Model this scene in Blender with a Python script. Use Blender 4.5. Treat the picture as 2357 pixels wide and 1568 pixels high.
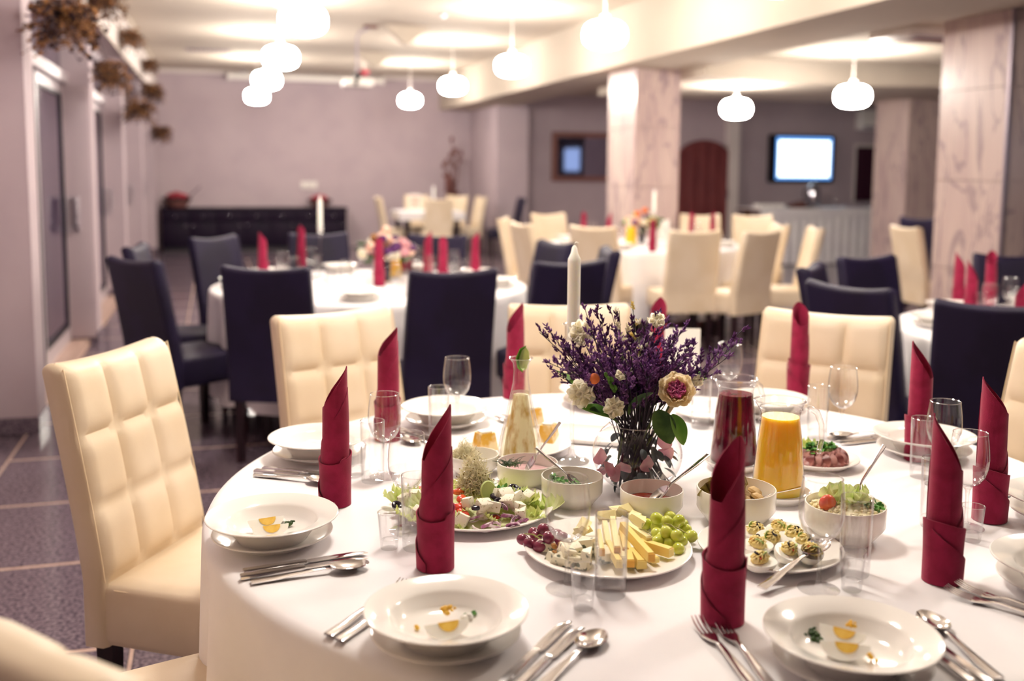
import bpy, bmesh, math, random
import numpy as np
from mathutils import Vector, Matrix, Euler

for _o in list(bpy.data.objects):
    bpy.data.objects.remove(_o)
SC = bpy.context.scene
COL = SC.collection
PI = math.pi
rnd = random.Random(7)

# ------------------------------------------------------------------ camera (solved from the room's vanishing points)
CAM_H = 1.44
PP = np.array([1178.5, 640.0])
VP1 = np.array([493.0, 383.0])          # depth direction of the room
VPN = np.array([1000.0, 22300.0])       # plumb direction
FPX = float(np.sqrt(-np.dot(VP1 - PP, VPN - PP)))
_n = lambda v: v / np.linalg.norm(v)
_Y = _n(np.array([*(VP1 - PP), FPX]))
_Z = -_n(np.array([*(VPN - PP), FPX]))
_X = np.cross(_Y, _Z)
CR = np.stack([_X, _Y, _Z])


def _ray(x, y):
    return CR @ np.array([x - PP[0], y - PP[1], FPX])


def onz(x, y, z):
    """point where the line of sight through a photo pixel meets the level z"""
    r = _ray(x, y)
    t = (z - CAM_H) / r[2]
    return Vector((t * r[0], t * r[1], z))


cam_d = bpy.data.cameras.new('camera')
cam = bpy.data.objects.new('camera', cam_d)
COL.objects.link(cam)
SC.camera = cam
cam.matrix_world = Matrix(((CR[0][0], -CR[0][1], -CR[0][2], 0),
                           (CR[1][0], -CR[1][1], -CR[1][2], 0),
                           (CR[2][0], -CR[2][1], -CR[2][2], CAM_H),
                           (0, 0, 0, 1)))
cam_d.sensor_fit = 'HORIZONTAL'
cam_d.sensor_width = 36.0
cam_d.lens = FPX / 2357 * 36.0
cam_d.shift_x = 0.0
cam_d.shift_y = -(784 - PP[1]) / 2357
cam_d.clip_start = 0.02
cam_d.clip_end = 60
cam_d.dof.use_dof = True
cam_d.dof.focus_distance = 1.98
cam_d.dof.aperture_fstop = 2.1

# ------------------------------------------------------------------ world, exposure
W = bpy.data.worlds.new('night')          # dark outside; the room is closed and lit by its own lamps
SC.world = W
W.use_nodes = True
W.node_tree.nodes['Background'].inputs[0].default_value = (0.02, 0.02, 0.03, 1)
W.node_tree.nodes['Background'].inputs[1].default_value = 0.2
SC.view_settings.view_transform = 'Standard'
SC.view_settings.look = 'None'
SC.view_settings.gamma = 1.0
SC.view_settings.use_curve_mapping = False
SC.view_settings.exposure = 0.22
LAMP_STRENGTH = 84.0
LAMP_COLOR = (1.0, 0.92, 0.82, 1)
try:
    SC.cycles.transparent_max_bounces = 32
    SC.cycles.max_bounces = 10
    SC.cycles.caustics_reflective = False
    SC.cycles.caustics_refractive = False
    SC.cycles.sample_clamp_indirect = 6.0
except Exception:
    pass


# ------------------------------------------------------------------ materials
def lin(c):
    if isinstance(c, str):
        c = c.lstrip('#')
        c = [int(c[i:i + 2], 16) / 255 for i in (0, 2, 4)]
        c = [x / 12.92 if x <= 0.04045 else ((x + 0.055) / 1.055) ** 2.4 for x in c]
    return (c[0], c[1], c[2], 1.0)


def mat(name, col, rough=0.5, metal=0.0, spec=0.5, col2=None, nscale=8.0, nlo=0.4, nhi=0.6, detail=4.0,
        bump=0.0, bscale=80.0, coat=0.0, sheen=0.0, sss=0.0, srad=(0.01, 0.008, 0.006), lucent=0.0, trans=0.0, ior=1.45, emit=None, estr=0.0, stretch=None,
        tex='noise'):
    m = bpy.data.materials.new(name)
    m.use_nodes = True
    nt = m.node_tree
    b = nt.nodes['Principled BSDF']
    b.inputs['Base Color'].default_value = lin(col)
    b.inputs['Roughness'].default_value = rough
    b.inputs['Metallic'].default_value = metal
    b.inputs['Specular IOR Level'].default_value = spec
    b.inputs['IOR'].default_value = ior
    b.inputs['Coat Weight'].default_value = coat
    b.inputs['Sheen Weight'].default_value = sheen
    b.inputs['Transmission Weight'].default_value = trans
    if sss:
        b.inputs['Subsurface Weight'].default_value = sss
        b.inputs['Subsurface Radius'].default_value = srad
        b.inputs['Subsurface Scale'].default_value = 1.0
    if emit:
        b.inputs['Emission Color'].default_value = lin(emit)
        b.inputs['Emission Strength'].default_value = estr
    vec = None
    if col2 or bump:
        tc = nt.nodes.new('ShaderNodeTexCoord')
        vec = tc.outputs['Object']
        if stretch:
            mp = nt.nodes.new('ShaderNodeMapping')
            mp.inputs['Scale'].default_value = stretch
            nt.links.new(vec, mp.inputs[0])
            vec = mp.outputs[0]
    if col2:
        if tex == 'voronoi':
            tx = nt.nodes.new('ShaderNodeTexVoronoi')
            tx.inputs['Scale'].default_value = nscale
            out = tx.outputs['Distance']
        else:
            tx = nt.nodes.new('ShaderNodeTexNoise')
            tx.inputs['Scale'].default_value = nscale
            tx.inputs['Detail'].default_value = detail
            out = tx.outputs['Fac']
        nt.links.new(vec, tx.inputs['Vector'])
        mr = nt.nodes.new('ShaderNodeMapRange')
        mr.inputs[1].default_value = nlo
        mr.inputs[2].default_value = nhi
        nt.links.new(out, mr.inputs[0])
        mx = nt.nodes.new('ShaderNodeMix')
        mx.data_type = 'RGBA'
        mx.inputs[6].default_value = lin(col)
        mx.inputs[7].default_value = lin(col2)
        nt.links.new(mr.outputs[0], mx.inputs[0])
        nt.links.new(mx.outputs[2], b.inputs['Base Color'])
    if bump:
        tb = nt.nodes.new('ShaderNodeTexNoise')
        tb.inputs['Scale'].default_value = bscale
        tb.inputs['Detail'].default_value = 3
        nt.links.new(vec, tb.inputs['Vector'])
        bp = nt.nodes.new('ShaderNodeBump')
        bp.inputs['Strength'].default_value = bump
        bp.inputs['Distance'].default_value = 0.004
        nt.links.new(tb.outputs['Fac'], bp.inputs['Height'])
        nt.links.new(bp.outputs[0], b.inputs['Normal'])
    if lucent:           # thin petals, leaves and cloth let some light through
        tl = nt.nodes.new('ShaderNodeBsdfTranslucent')
        tl.inputs[0].default_value = lin(col)
        if col2:
            nt.links.new(mx.outputs[2], tl.inputs[0])
        ms = nt.nodes.new('ShaderNodeMixShader')
        ms.inputs[0].default_value = lucent
        nt.links.new(b.outputs[0], ms.inputs[1])
        nt.links.new(tl.outputs[0], ms.inputs[2])
        nt.links.new(ms.outputs[0], nt.nodes['Material Output'].inputs[0])
    return m


def thin_glass(name, tint=(0.985, 0.985, 0.985), refl=1.0, edge=0.10, rough=0.0):
    """a thin pane of glass: clear when looked through straight, mirror-like towards its silhouette"""
    m = bpy.data.materials.new(name)
    m.use_nodes = True
    nt = m.node_tree
    nt.nodes.remove(nt.nodes['Principled BSDF'])
    tr = nt.nodes.new('ShaderNodeBsdfTransparent')
    tr.inputs[0].default_value = (*tint, 1)
    gl = nt.nodes.new('ShaderNodeBsdfGlossy')
    gl.inputs[0].default_value = (refl, refl, refl, 1)
    # the slanted wall is a longer way through the glass, so it darkens a little towards the silhouette
    tm = nt.nodes.new('ShaderNodeMix')
    tm.data_type = 'RGBA'
    tm.inputs[6].default_value = (*tint, 1)
    tm.inputs[7].default_value = (tint[0] * 0.52, tint[1] * 0.50, tint[2] * 0.53, 1)
    nt.links.new(tm.outputs[2], tr.inputs[0])
    gl.inputs[1].default_value = rough
    lw = nt.nodes.new('ShaderNodeLayerWeight')
    lw.inputs[0].default_value = 0.5
    pw = nt.nodes.new('ShaderNodeMath')
    pw.operation = 'POWER'
    pw.inputs[1].default_value = 3.6
    nt.links.new(lw.outputs['Facing'], pw.inputs[0])
    nt.links.new(pw.outputs[0], tm.inputs[0])
    ma = nt.nodes.new('ShaderNodeMath')
    ma.operation = 'MULTIPLY_ADD'
    ma.inputs[1].default_value = 0.75
    ma.inputs[2].default_value = edge * 0.5
    nt.links.new(pw.outputs[0], ma.inputs[0])
    mx = nt.nodes.new('ShaderNodeMixShader')
    nt.links.new(ma.outputs[0], mx.inputs[0])
    nt.links.new(tr.outputs[0], mx.inputs[1])
    nt.links.new(gl.outputs[0], mx.inputs[2])
    nt.links.new(mx.outputs[0], nt.nodes['Material Output'].inputs[0])
    return m


def thick_glass(name, col=(1, 1, 1), ior=1.45):
    m = bpy.data.materials.new(name)
    m.use_nodes = True
    nt = m.node_tree
    nt.nodes.remove(nt.nodes['Principled BSDF'])
    tr = nt.nodes.new('ShaderNodeBsdfTransparent')
    tr.inputs[0].default_value = (*[0.96 * c for c in col], 1)
    gl = nt.nodes.new('ShaderNodeBsdfGlass')
    gl.inputs['Color'].default_value = (*col, 1)
    gl.inputs['IOR'].default_value = ior
    mx = nt.nodes.new('ShaderNodeMixShader')
    mx.inputs[0].default_value = 0.18
    nt.links.new(tr.outputs[0], mx.inputs[1])
    nt.links.new(gl.outputs[0], mx.inputs[2])
    nt.links.new(mx.outputs[0], nt.nodes['Material Output'].inputs[0])
    return m


def emis(name, col, s):
    m = bpy.data.materials.new(name)
    m.use_nodes = True
    nt = m.node_tree
    nt.nodes.remove(nt.nodes['Principled BSDF'])
    e = nt.nodes.new('ShaderNodeEmission')
    e.inputs[0].default_value = col
    e.inputs[1].default_value = s
    nt.links.new(e.outputs[0], nt.nodes['Material Output'].inputs[0])
    return m


def marble(name, base, mid, vein, seed=0.0, rough=0.22):
    m = bpy.data.materials.new(name)
    m.use_nodes = True
    nt = m.node_tree
    b = nt.nodes['Principled BSDF']
    b.inputs['Roughness'].default_value = rough
    tc = nt.nodes.new('ShaderNodeTexCoord')
    geo = nt.nodes.new('ShaderNodeNewGeometry')
    mp = nt.nodes.new('ShaderNodeMapping')
    mp.inputs['Location'].default_value = (seed, seed * 0.7, 0)
    mp.inputs['Rotation'].default_value = (0.18, 0.22, 0)
    mp.inputs['Scale'].default_value = (2.3, 2.3, 0.5)
    nt.links.new(geo.outputs['Position'], mp.inputs[0])
    n1 = nt.nodes.new('ShaderNodeTexNoise')
    n1.inputs['Scale'].default_value = 1.3
    n1.inputs['Detail'].default_value = 3
    n1.inputs['Distortion'].default_value = 0.9
    nt.links.new(mp.outputs[0], n1.inputs['Vector'])
    r1 = nt.nodes.new('ShaderNodeValToRGB')
    r1.color_ramp.elements[0].position = 0.30
    r1.color_ramp.elements[0].color = lin(mid)
    r1.color_ramp.elements[1].position = 0.68
    r1.color_ramp.elements[1].color = lin(base)
    nt.links.new(n1.outputs['Fac'], r1.inputs[0])
    n2 = nt.nodes.new('ShaderNodeTexNoise')
    n2.inputs['Scale'].default_value = 1.1
    n2.inputs['Detail'].default_value = 4
    n2.inputs['Distortion'].default_value = 2.2
    nt.links.new(mp.outputs[0], n2.inputs['Vector'])
    sb = nt.nodes.new('ShaderNodeMath')
    sb.operation = 'SUBTRACT'
    sb.inputs[1].default_value = 0.5
    nt.links.new(n2.outputs['Fac'], sb.inputs[0])
    ab = nt.nodes.new('ShaderNodeMath')
    ab.operation = 'ABSOLUTE'
    nt.links.new(sb.outputs[0], ab.inputs[0])
    mr = nt.nodes.new('ShaderNodeMapRange')
    mr.inputs[1].default_value = 0.0
    mr.inputs[2].default_value = 0.03
    mr.inputs[3].default_value = 0.6
    mr.inputs[4].default_value = 0.0
    nt.links.new(ab.outputs[0], mr.inputs[0])
    mx = nt.nodes.new('ShaderNodeMix')
    mx.data_type = 'RGBA'
    mx.inputs[7].default_value = lin(vein)
    nt.links.new(mr.outputs[0], mx.inputs[0])
    nt.links.new(r1.outputs[0], mx.inputs[6])
    nt.links.new(mx.outputs[2], b.inputs['Base Color'])
    return m


M = dict(
    cloth=mat('white_linen', '#f4f1f2', 0.85, col2='#ece8ec', nscale=3, bump=0.06, bscale=600),
    cream_lea=mat('cream_leather', '#e6d5bd', 0.46, spec=0.4, col2='#dfccb0', nscale=4, bump=0.05, bscale=260),
    dark_lea=mat('dark_leather', '#1d1533', 0.55, spec=0.35, col2='#181029', nscale=5, bump=0.08, bscale=300),
    dark_wood=mat('dark_wood', '#1c0a12', 0.35, col2='#2b1018', nscale=6, stretch=(6, 6, 0.6)),
    thread=mat('seam_thread', '#f2ddbb', 0.7),
    thread_dark=mat('seam_thread_dark', '#372b52', 0.7),
    china=mat('white_china', '#f5f1ec', 0.12, spec=0.5, coat=0.2),
    china2=mat('ivory_china', '#f6f2e8', 0.16, spec=0.5, coat=0.15),
    steel=mat('polished_steel', '#d9d5d4', 0.13, metal=1.0),
    napkin=mat('burgundy_cotton', '#a9294f', 0.9, spec=0.15, sheen=0.2, lucent=0.14, col2='#992345', nscale=30, bump=0.25, bscale=900),
    glass=thin_glass('clear_glass'),
    glass_b=thin_glass('clear_glass_rim', refl=1.0, edge=0.36),
    solid=thick_glass('solid_glass'),
    wax=mat('white_wax', '#f8f5ee', 0.45, sss=0.9, srad=(0.02, 0.018, 0.014)),
    wick=mat('wick', '#e9e2d2', 0.8),
    juice_o=mat('orange_juice', '#ffc720', 0.3, sss=1.0, srad=(0.05, 0.03, 0.004)),
    juice_r=mat('red_juice', '#8a0a36', 0.08, spec=0.4, lucent=0.45, col2='#4a0420', nscale=22, nlo=0.45, nhi=0.7),
    lemonade=mat('lemon_water', '#fdfaea', 0.15, lucent=0.6, col2='#cba85a', nscale=40, nlo=0.47, nhi=0.68, stretch=(1.6, 1.6, 0.6)),
    lime_skin=mat('lime_skin', '#4d8a1d', 0.4, col2='#6da32b', nscale=40),
    lime_flesh=mat('lime_flesh', '#c8d98a', 0.35, sss=0.2),
    wall=mat('lilac_wall', '#b9a9af', 0.85, col2='#b3a3aa', nscale=2, bump=0.05, bscale=200),
    lintel=mat('white_paint', '#d9cfcb', 0.7),
    ceil=mat('ceiling_paint', '#c2b6a8', 0.9, col2='#bdb1a3', nscale=1.2),
    beam=mat('beam_paint', '#c2b6a8', 0.9, col2='#bdb1a3', nscale=1.2),
    granite=mat('polished_granite', '#4a3e4c', 0.14, col2='#857680', nscale=75, nlo=0.42, nhi=0.62, detail=6, bump=0.02, bscale=60),
    strip=mat('pale_stone_strip', '#c9ad9f', 0.3, col2='#b89a8e', nscale=20),
    marble=marble('pink_marble', '#d0bcb4', '#b69f9e', '#7d6a76'),
    trim=mat('aluminium_trim', '#9d8f98', 0.3, metal=0.7),
    frame_w=mat('white_metal_frame', '#b7acb2', 0.35, spec=0.5),
    gasket=mat('black_gasket', '#0c0716', 0.5),
    pane=mat('night_glass', '#3a2d48', 0.08, spec=0.6, coat=0.3),
    handle=mat('handle_grey', '#a99fa8', 0.35),
    black=mat('black_plastic', '#0e0b16', 0.35),
    white_pl=mat('white_plastic', '#e9e4de', 0.4),
    lamp=emis('lit_opal_glass', LAMP_COLOR, LAMP_STRENGTH),
    screen=emis('lit_screen', (0.80, 0.93, 1.0, 1), 3.2),
    screen_e=emis('lit_screen_edge', (0.12, 0.38, 0.95, 1), 1.1),
    window=emis('lit_blue_window', (0.45, 0.68, 1.0, 1), 2.2),
    board=mat('maroon_board', '#32061f', 0.5),
    sideb=mat('black_cherry_wood', '#10051a', 0.6, spec=0.2, col2='#190820', nscale=5, stretch=(1, 1, 8)),
    door_wood=mat('red_brown_wood', '#7a3c3c', 0.4, col2='#662e32', nscale=4, stretch=(9, 9, 0.7)),
    gold=mat('bronze_frame', '#8a5f58', 0.35, metal=0.4),
    mirror=mat('mirror_glass', '#8d8696', 0.03, metal=1.0),
    stem=mat('green_stem', '#566033', 0.6),
    stem_d=mat('dark_stem', '#2b2130', 0.7),
    statice=mat('purple_floret', '#6a3680', 0.7, col2='#a472b0', nscale=90, nlo=0.4, nhi=0.6, lucent=0.3),
    statice2=mat('dark_violet_floret', '#4b2058', 0.7, col2='#763f80', nscale=60, lucent=0.3),
    cream_fl=mat('cream_petal', '#fdfaf0', 0.55, col2='#f8f2da', nscale=20, lucent=0.55),
    yellow_fl=mat('yellow_petal', '#efdf98', 0.55, lucent=0.5),
    kale_o=mat('cream_kale', '#f8ecd2', 0.55, col2='#f2e2bc', nscale=25, lucent=0.55),
    kale_i=mat('pink_kale', '#d466a8', 0.5, col2='#eca8c4', nscale=30, lucent=0.5),
    leaf=mat('green_leaf', '#4f7d2a', 0.45, col2='#6f9c3c', nscale=14, lucent=0.35),
    leaf_d=mat('deep_green_leaf', '#2f4a24', 0.45, col2='#5c7a40', nscale=16, lucent=0.25),
    euca=mat('grey_eucalyptus', '#4d5a62', 0.5, col2='#66737a', nscale=18),
    pink_pt=mat('pink_petal', '#d99aa8', 0.55, col2='#e4b2b8', nscale=14, lucent=0.4),
    parsley=mat('parsley_leaf', '#3c7a26', 0.5, col2='#5a9a34', nscale=30),
    lettuce=mat('lettuce_leaf', '#b9cf62', 0.45, col2='#e4ecb0', nscale=22, lucent=0.4),
    lettuce_p=mat('pale_lettuce', '#e8ecb8', 0.45, col2='#d3dc86', nscale=26, lucent=0.4),
    lollo=mat('brown_green_lettuce', '#7d6a3a', 0.5, col2='#a89a58', nscale=40),
    feta=mat('feta_cheese', '#f7f2dc', 0.6, col2='#a89a52', nscale=210, nlo=0.60, nhi=0.68, detail=2, sss=0.1),
    olive=mat('black_olive', '#1c1024', 0.22),
    onion=mat('red_onion', '#a8648e', 0.35, col2='#efdfe6', nscale=55, nlo=0.42, nhi=0.6),
    onion_w=mat('white_onion', '#efe2e2', 0.4, col2='#c995b4', nscale=40, nlo=0.5, nhi=0.7),
    tomato=mat('tomato', '#d43d2e', 0.25, col2='#e8703c', nscale=20, sss=0.1),
    sprout=mat('alfalfa_sprout', '#f6f1da', 0.6, lucent=0.4),
    seed=mat('sprout_seed', '#8c7a34', 0.6),
    grape_r=mat('red_grape', '#6c2440', 0.18, col2='#8a3a52', nscale=60, sss=0.1, coat=0.2),
    grape_g=mat('green_grape', '#b9c43e', 0.2, col2='#cdd462', nscale=50, sss=0.35, coat=0.2),
    twig=mat('grape_twig', '#8a8440', 0.6),
    blue_ch=mat('blue_cheese', '#f1ead2', 0.55, col2='#5e6452', nscale=85, nlo=0.53, nhi=0.60, sss=0.1),
    gouda=mat('yellow_cheese', '#f2d781', 0.45, sss=0.2),
    gouda_r=mat('cheese_rind', '#e6b04a', 0.45),
    emment=mat('pale_cheese', '#f3e6ac', 0.45, sss=0.2),
    walnut=mat('walnut', '#9c6b3a', 0.6, col2='#c08d52', nscale=60),
    egg_w=mat('egg_white', '#f6f3ea', 0.3, sss=0.25),
    yolk=mat('egg_yolk', '#dca92e', 0.65, col2='#e9c256', nscale=60),
    egg_cr=mat('egg_cream', '#f6e7a6', 0.5, col2='#eed683', nscale=50),
    cucumber=mat('cucumber', '#7fa23c', 0.4, col2='#d8e2a0', nscale=90),
    meat=mat('roast_meat', '#6a3230', 0.4, col2='#a8706a', nscale=28),
    meat_p=mat('pale_meat', '#b98a84', 0.45, col2='#8a524e', nscale=30),
    sauce_r=mat('red_sauce', '#7c1c14', 0.15, col2='#a8341c', nscale=30, coat=0.3),
    sauce_p=mat('pink_sauce', '#c9a2a2', 0.4, col2='#d4b2b0', nscale=20),
    sauce_w=mat('white_sauce', '#e6dccb', 0.4),
    salad_w=mat('creamy_salad', '#efe6c8', 0.5, col2='#dcd09c', nscale=40),
    mushroom=mat('mushroom', '#d6b988', 0.5, col2='#b8945c', nscale=30),
    aspic=mat('golden_aspic', '#d9a83e', 0.12, col2='#efdcae', nscale=32, nlo=0.42, nhi=0.58, coat=0.4, sss=0.3),
    dry_b=mat('dried_brown', '#6e4428', 0.8, col2='#9a6c40', nscale=30),
    dry_d=mat('dried_dark', '#26161f', 0.85, col2='#3c2424', nscale=30),
    red_fl=mat('red_bloom', '#a3263a', 0.6),
    peach_fl=mat('peach_bloom', '#dcaa92', 0.6, col2='#edcab4', nscale=20),
    card=mat('white_card', '#f7f3ea', 0.6),
    card_pr=mat('card_print', '#dfb9a8', 0.6),
    chrome=mat('chrome', '#c9c9d2', 0.12, metal=1.0),
    table_wood=mat('table_wood', '#6b4632', 0.5),
    orange_fl=mat('orange_bloom', '#d8703a', 0.6),
    pale_obj=mat('pale_ceramic', '#d9cdc4', 0.5),
    brown_obj=mat('brown_basket', '#6d4440', 0.6),
)


# ------------------------------------------------------------------ mesh helpers
class MB:
    def __init__(s):
        s.v = []
        s.f = []

    def add(s, vs, fs, X=None):
        o = len(s.v)
        s.v += [tuple(X @ Vector(v)) if X is not None else tuple(v) for v in vs]
        s.f += [tuple(i + o for i in f) for f in fs]
        return s

    def box(s, c, d, X=None):
        x, y, z = d[0] / 2, d[1] / 2, d[2] / 2
        vs = [(c[0] + a * x, c[1] + b * y, c[2] + e * z) for e in (-1, 1) for b in (-1, 1) for a in (-1, 1)]
        return s.add(vs, [(0, 2, 3, 1), (4, 5, 7, 6), (0, 1, 5, 4), (2, 6, 7, 3), (0, 4, 6, 2), (1, 3, 7, 5)], X)

    def lohi(s, a, b, X=None):
        return s.box([(a[i] + b[i]) / 2 for i in range(3)], [b[i] - a[i] for i in range(3)], X)

    def rbox(s, c, d, r=0.01, seg=2, X=None):
        bm = bmesh.new()
        bmesh.ops.create_cube(bm, size=1.0)
        for v in bm.verts:
            v.co = Vector((v.co.x * d[0] + c[0], v.co.y * d[1] + c[1], v.co.z * d[2] + c[2]))
        bmesh.ops.bevel(bm, geom=list(bm.edges), offset=r, segments=seg, profile=0.5, affect='EDGES')
        bm.verts.index_update()
        s.add([v.co.copy() for v in bm.verts], [[v.index for v in f.verts] for f in bm.faces], X)
        bm.free()
        return s

    def lathe(s, prof, n=32, X=None, a0=0.0, a1=2 * PI):
        full = abs(a1 - a0 - 2 * PI) < 1e-6
        m = n if full else n + 1
        vs, fs = [], []
        for (r, z) in prof:
            for i in range(m):
                a = a0 + (a1 - a0) * i / n
                vs.append((r * math.cos(a), r * math.sin(a), z))
        for j in range(len(prof) - 1):
            for i in range(n):
                i2 = (i + 1) % m
                q = [j * m + i, j * m + i2, (j + 1) * m + i2, (j + 1) * m + i]
                if prof[j][0] < 1e-7:
                    q = [q[0], q[2], q[3]]
                elif prof[j + 1][0] < 1e-7:
                    q = [q[0], q[1], q[2]]
                fs.append(q)
        return s.add(vs, fs, X)

    def tube(s, pts, r, n=8, cap=True, X=None):
        pts = [Vector(p) for p in pts]
        rs = r if isinstance(r, (list, tuple)) else [r] * len(pts)
        vs, fs = [], []
        up = Vector((0.13, 0.21, 0.97))
        for i, p in enumerate(pts):
            t = (pts[min(i + 1, len(pts) - 1)] - pts[max(i - 1, 0)])
            if t.length < 1e-9:
                t = Vector((0, 0, 1))
            t.normalize()
            a = t.cross(up)
            if a.length < 0.05:
                a = t.cross(Vector((1, 0, 0)))
            a.normalize()
            b = t.cross(a)
            for k in range(n):
                q = 2 * PI * k / n
                vs.append(p + (a * math.cos(q) + b * math.sin(q)) * rs[i])
        for i in range(len(pts) - 1):
            for k in range(n):
                k2 = (k + 1) % n
                fs.append((i * n + k, i * n + k2, (i + 1) * n + k2, (i + 1) * n + k))
        if cap:
            fs.append(tuple(range(n - 1, -1, -1)))
            fs.append(tuple(range((len(pts) - 1) * n, len(pts) * n)))
        return s.add(vs, fs, X)

    def ell(s, c, r, nu=12, nv=8, X=None):
        if not isinstance(r, (tuple, list)):
            r = (r, r, r)
        vs = [(c[0], c[1], c[2] - r[2])]
        for j in range(1, nv):
            p = -PI / 2 + PI * j / nv
            for i in range(nu):
                a = 2 * PI * i / nu
                vs.append((c[0] + r[0] * math.cos(p) * math.cos(a), c[1] + r[1] * math.cos(p) * math.sin(a), c[2] + r[2] * math.sin(p)))
        vs.append((c[0], c[1], c[2] + r[2]))
        fs = []
        for i in range(nu):
            fs.append((0, 1 + (i + 1) % nu, 1 + i))
            fs.append((len(vs) - 1, 1 + (nv - 2) * nu + i, 1 + (nv - 2) * nu + (i + 1) % nu))
        for j in range(nv - 2):
            for i in range(nu):
                fs.append((1 + j * nu + i, 1 + j * nu + (i + 1) % nu, 1 + (j + 1) * nu + (i + 1) % nu, 1 + (j + 1) * nu + i))
        return s.add(vs, fs, X)

    def grid(s, fn, nu, nv, wrap=False, X=None):
        m = nu if wrap else nu + 1
        vs = [fn(i / nu, j / nv) for j in range(nv + 1) for i in range(m)]
        fs = [(j * m + i, j * m + (i + 1) % m, (j + 1) * m + (i + 1) % m, (j + 1) * m + i) for j in range(nv) for i in range(nu)]
        return s.add(vs, fs, X)

    def torus(s, c, R, r, nu=24, nv=8, X=None, a0=0.0, a1=2 * PI):
        pts = [(c[0] + R * math.cos(a0 + (a1 - a0) * i / nu), c[1] + R * math.sin(a0 + (a1 - a0) * i / nu), c[2]) for i in range(nu + 1)]
        return s.tube(pts, r, nv, abs(a1 - a0) < 2 * PI - 1e-6, X)

    def mesh(s, name, m, smooth=True, solid=0.0, angle=42):
        me = bpy.data.meshes.new(name)
        me.from_pydata(s.v, [], s.f)
        bm = bmesh.new()
        bm.from_mesh(me)
        if not solid:
            bmesh.ops.recalc_face_normals(bm, faces=bm.faces)
        else:
            bmesh.ops.solidify(bm, geom=list(bm.faces), thickness=solid)
            bmesh.ops.recalc_face_normals(bm, faces=bm.faces)
        bm.to_mesh(me)
        bm.free()
        me.materials.append(M[m] if isinstance(m, str) else m)
        if smooth:
            me.shade_smooth()
            me.set_sharp_from_angle(angle=math.radians(angle))
        me.update()
        return me


def rot(rx=0, ry=0, rz=0, loc=(0, 0, 0), sc=1.0):
    S = Matrix.Scale(sc, 4) if not isinstance(sc, (tuple, list)) else Matrix.Diagonal((*sc, 1))
    return Matrix.Translation(Vector(loc)) @ Euler((rx, ry, rz), 'XYZ').to_matrix().to_4x4() @ S


def _set(o, label, cat, group):
    o['label'] = label
    o['category'] = cat
    if group:
        o['group'] = group


def thing(name, label, cat, loc=(0, 0, 0), rz=0.0, group=None, sc=None, rxyz=None):
    o = bpy.data.objects.new(name, None)
    o.empty_display_size = 0.05
    COL.objects.link(o)
    o.location = loc
    o.rotation_euler = rxyz if rxyz else (0, 0, rz)
    if sc:
        o.scale = (sc, sc, sc) if not isinstance(sc, (tuple, list)) else sc
    _set(o, label, cat, group)
    return o


def part(par, name, me, loc=(0, 0, 0), r=(0, 0, 0), sc=None, stuff=False):
    o = bpy.data.objects.new(name, me)
    COL.objects.link(o)
    o.parent = par
    o.location = loc
    o.rotation_euler = r
    if sc:
        o.scale = (sc, sc, sc) if not isinstance(sc, (tuple, list)) else sc
    if stuff:
        o['kind'] = 'stuff'
    return o


def single(name, me, label, cat, loc=(0, 0, 0), r=(0, 0, 0), group=None, sc=None):
    o = bpy.data.objects.new(name, me)
    COL.objects.link(o)
    o.location = loc
    o.rotation_euler = r
    if sc:
        o.scale = (sc, sc, sc) if not isinstance(sc, (tuple, list)) else sc
    _set(o, label, cat, group)
    return o


def struct(name, me, label=None, parent=None, loc=(0, 0, 0)):
    o = bpy.data.objects.new(name, me)
    COL.objects.link(o)
    o.location = loc
    if parent:
        o.parent = parent
    else:
        o['kind'] = 'structure'
        if label:
            o['label'] = label
    return o


def kit(parts, name, label, cat, loc, rz=0.0, group=None, sc=None, rxyz=None):
    """place a thing from a list of (part name, mesh, [loc, rot])"""
    t = thing(name, label, cat, loc, rz, group, sc, rxyz)
    for p in parts:
        q = part(t, p[0], p[1], *(p[2:4] if len(p) > 2 else ()))
        if len(p) > 4:
            for c in p[4]:
                part(q, c[0], c[1])
    return t

# ================================================================== THE ROOM
CEIL = 3.08
BEAM_Z = 2.50


def slab(name, a, b, m, label=None, parent=None):
    return struct(name, MB().lohi(a, b).mesh(name, m, smooth=False), label, parent)


# ---- floor: polished granite slabs with pale stone strips between them
floor = slab('floor', (-1.7, -5.2, -0.12), (13.2, 19.2, -0.006), 'granite', 'polished grey granite floor with pale stone strips')
PITCH, GAP = 0.732, 0.022
tile_me = MB().lohi((0, 0, -0.006), (PITCH - GAP, PITCH - GAP, 0.0)).mesh('floor_tile', 'granite', smooth=False)
X0, Y0 = -1.0, 3.86 - 3 * PITCH
NX, NY = 12, 20
for i in range(NX):
    for j in range(NY):
        if i > 9 and j < 5:
            continue
        struct('floor_tile', tile_me, parent=floor, loc=(X0 + i * PITCH + GAP / 2, Y0 + j * PITCH + GAP / 2, 0))
sx_me = MB().lohi((0, -GAP / 2, -0.006), (NX * PITCH, GAP / 2, -0.0005)).mesh('floor_strip', 'strip', smooth=False)
sy_me = MB().lohi((-GAP / 4, 0, -0.006), (GAP / 4, NY * PITCH, -0.0008)).mesh('floor_strip', 'strip', smooth=False)
for j in range(NY + 1):
    struct('floor_strip', sx_me, parent=floor, loc=(X0, Y0 + j * PITCH, 0))
for i in range(NX + 1):
    struct('floor_strip', sy_me, parent=floor, loc=(X0 + i * PITCH, Y0, 0))

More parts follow.
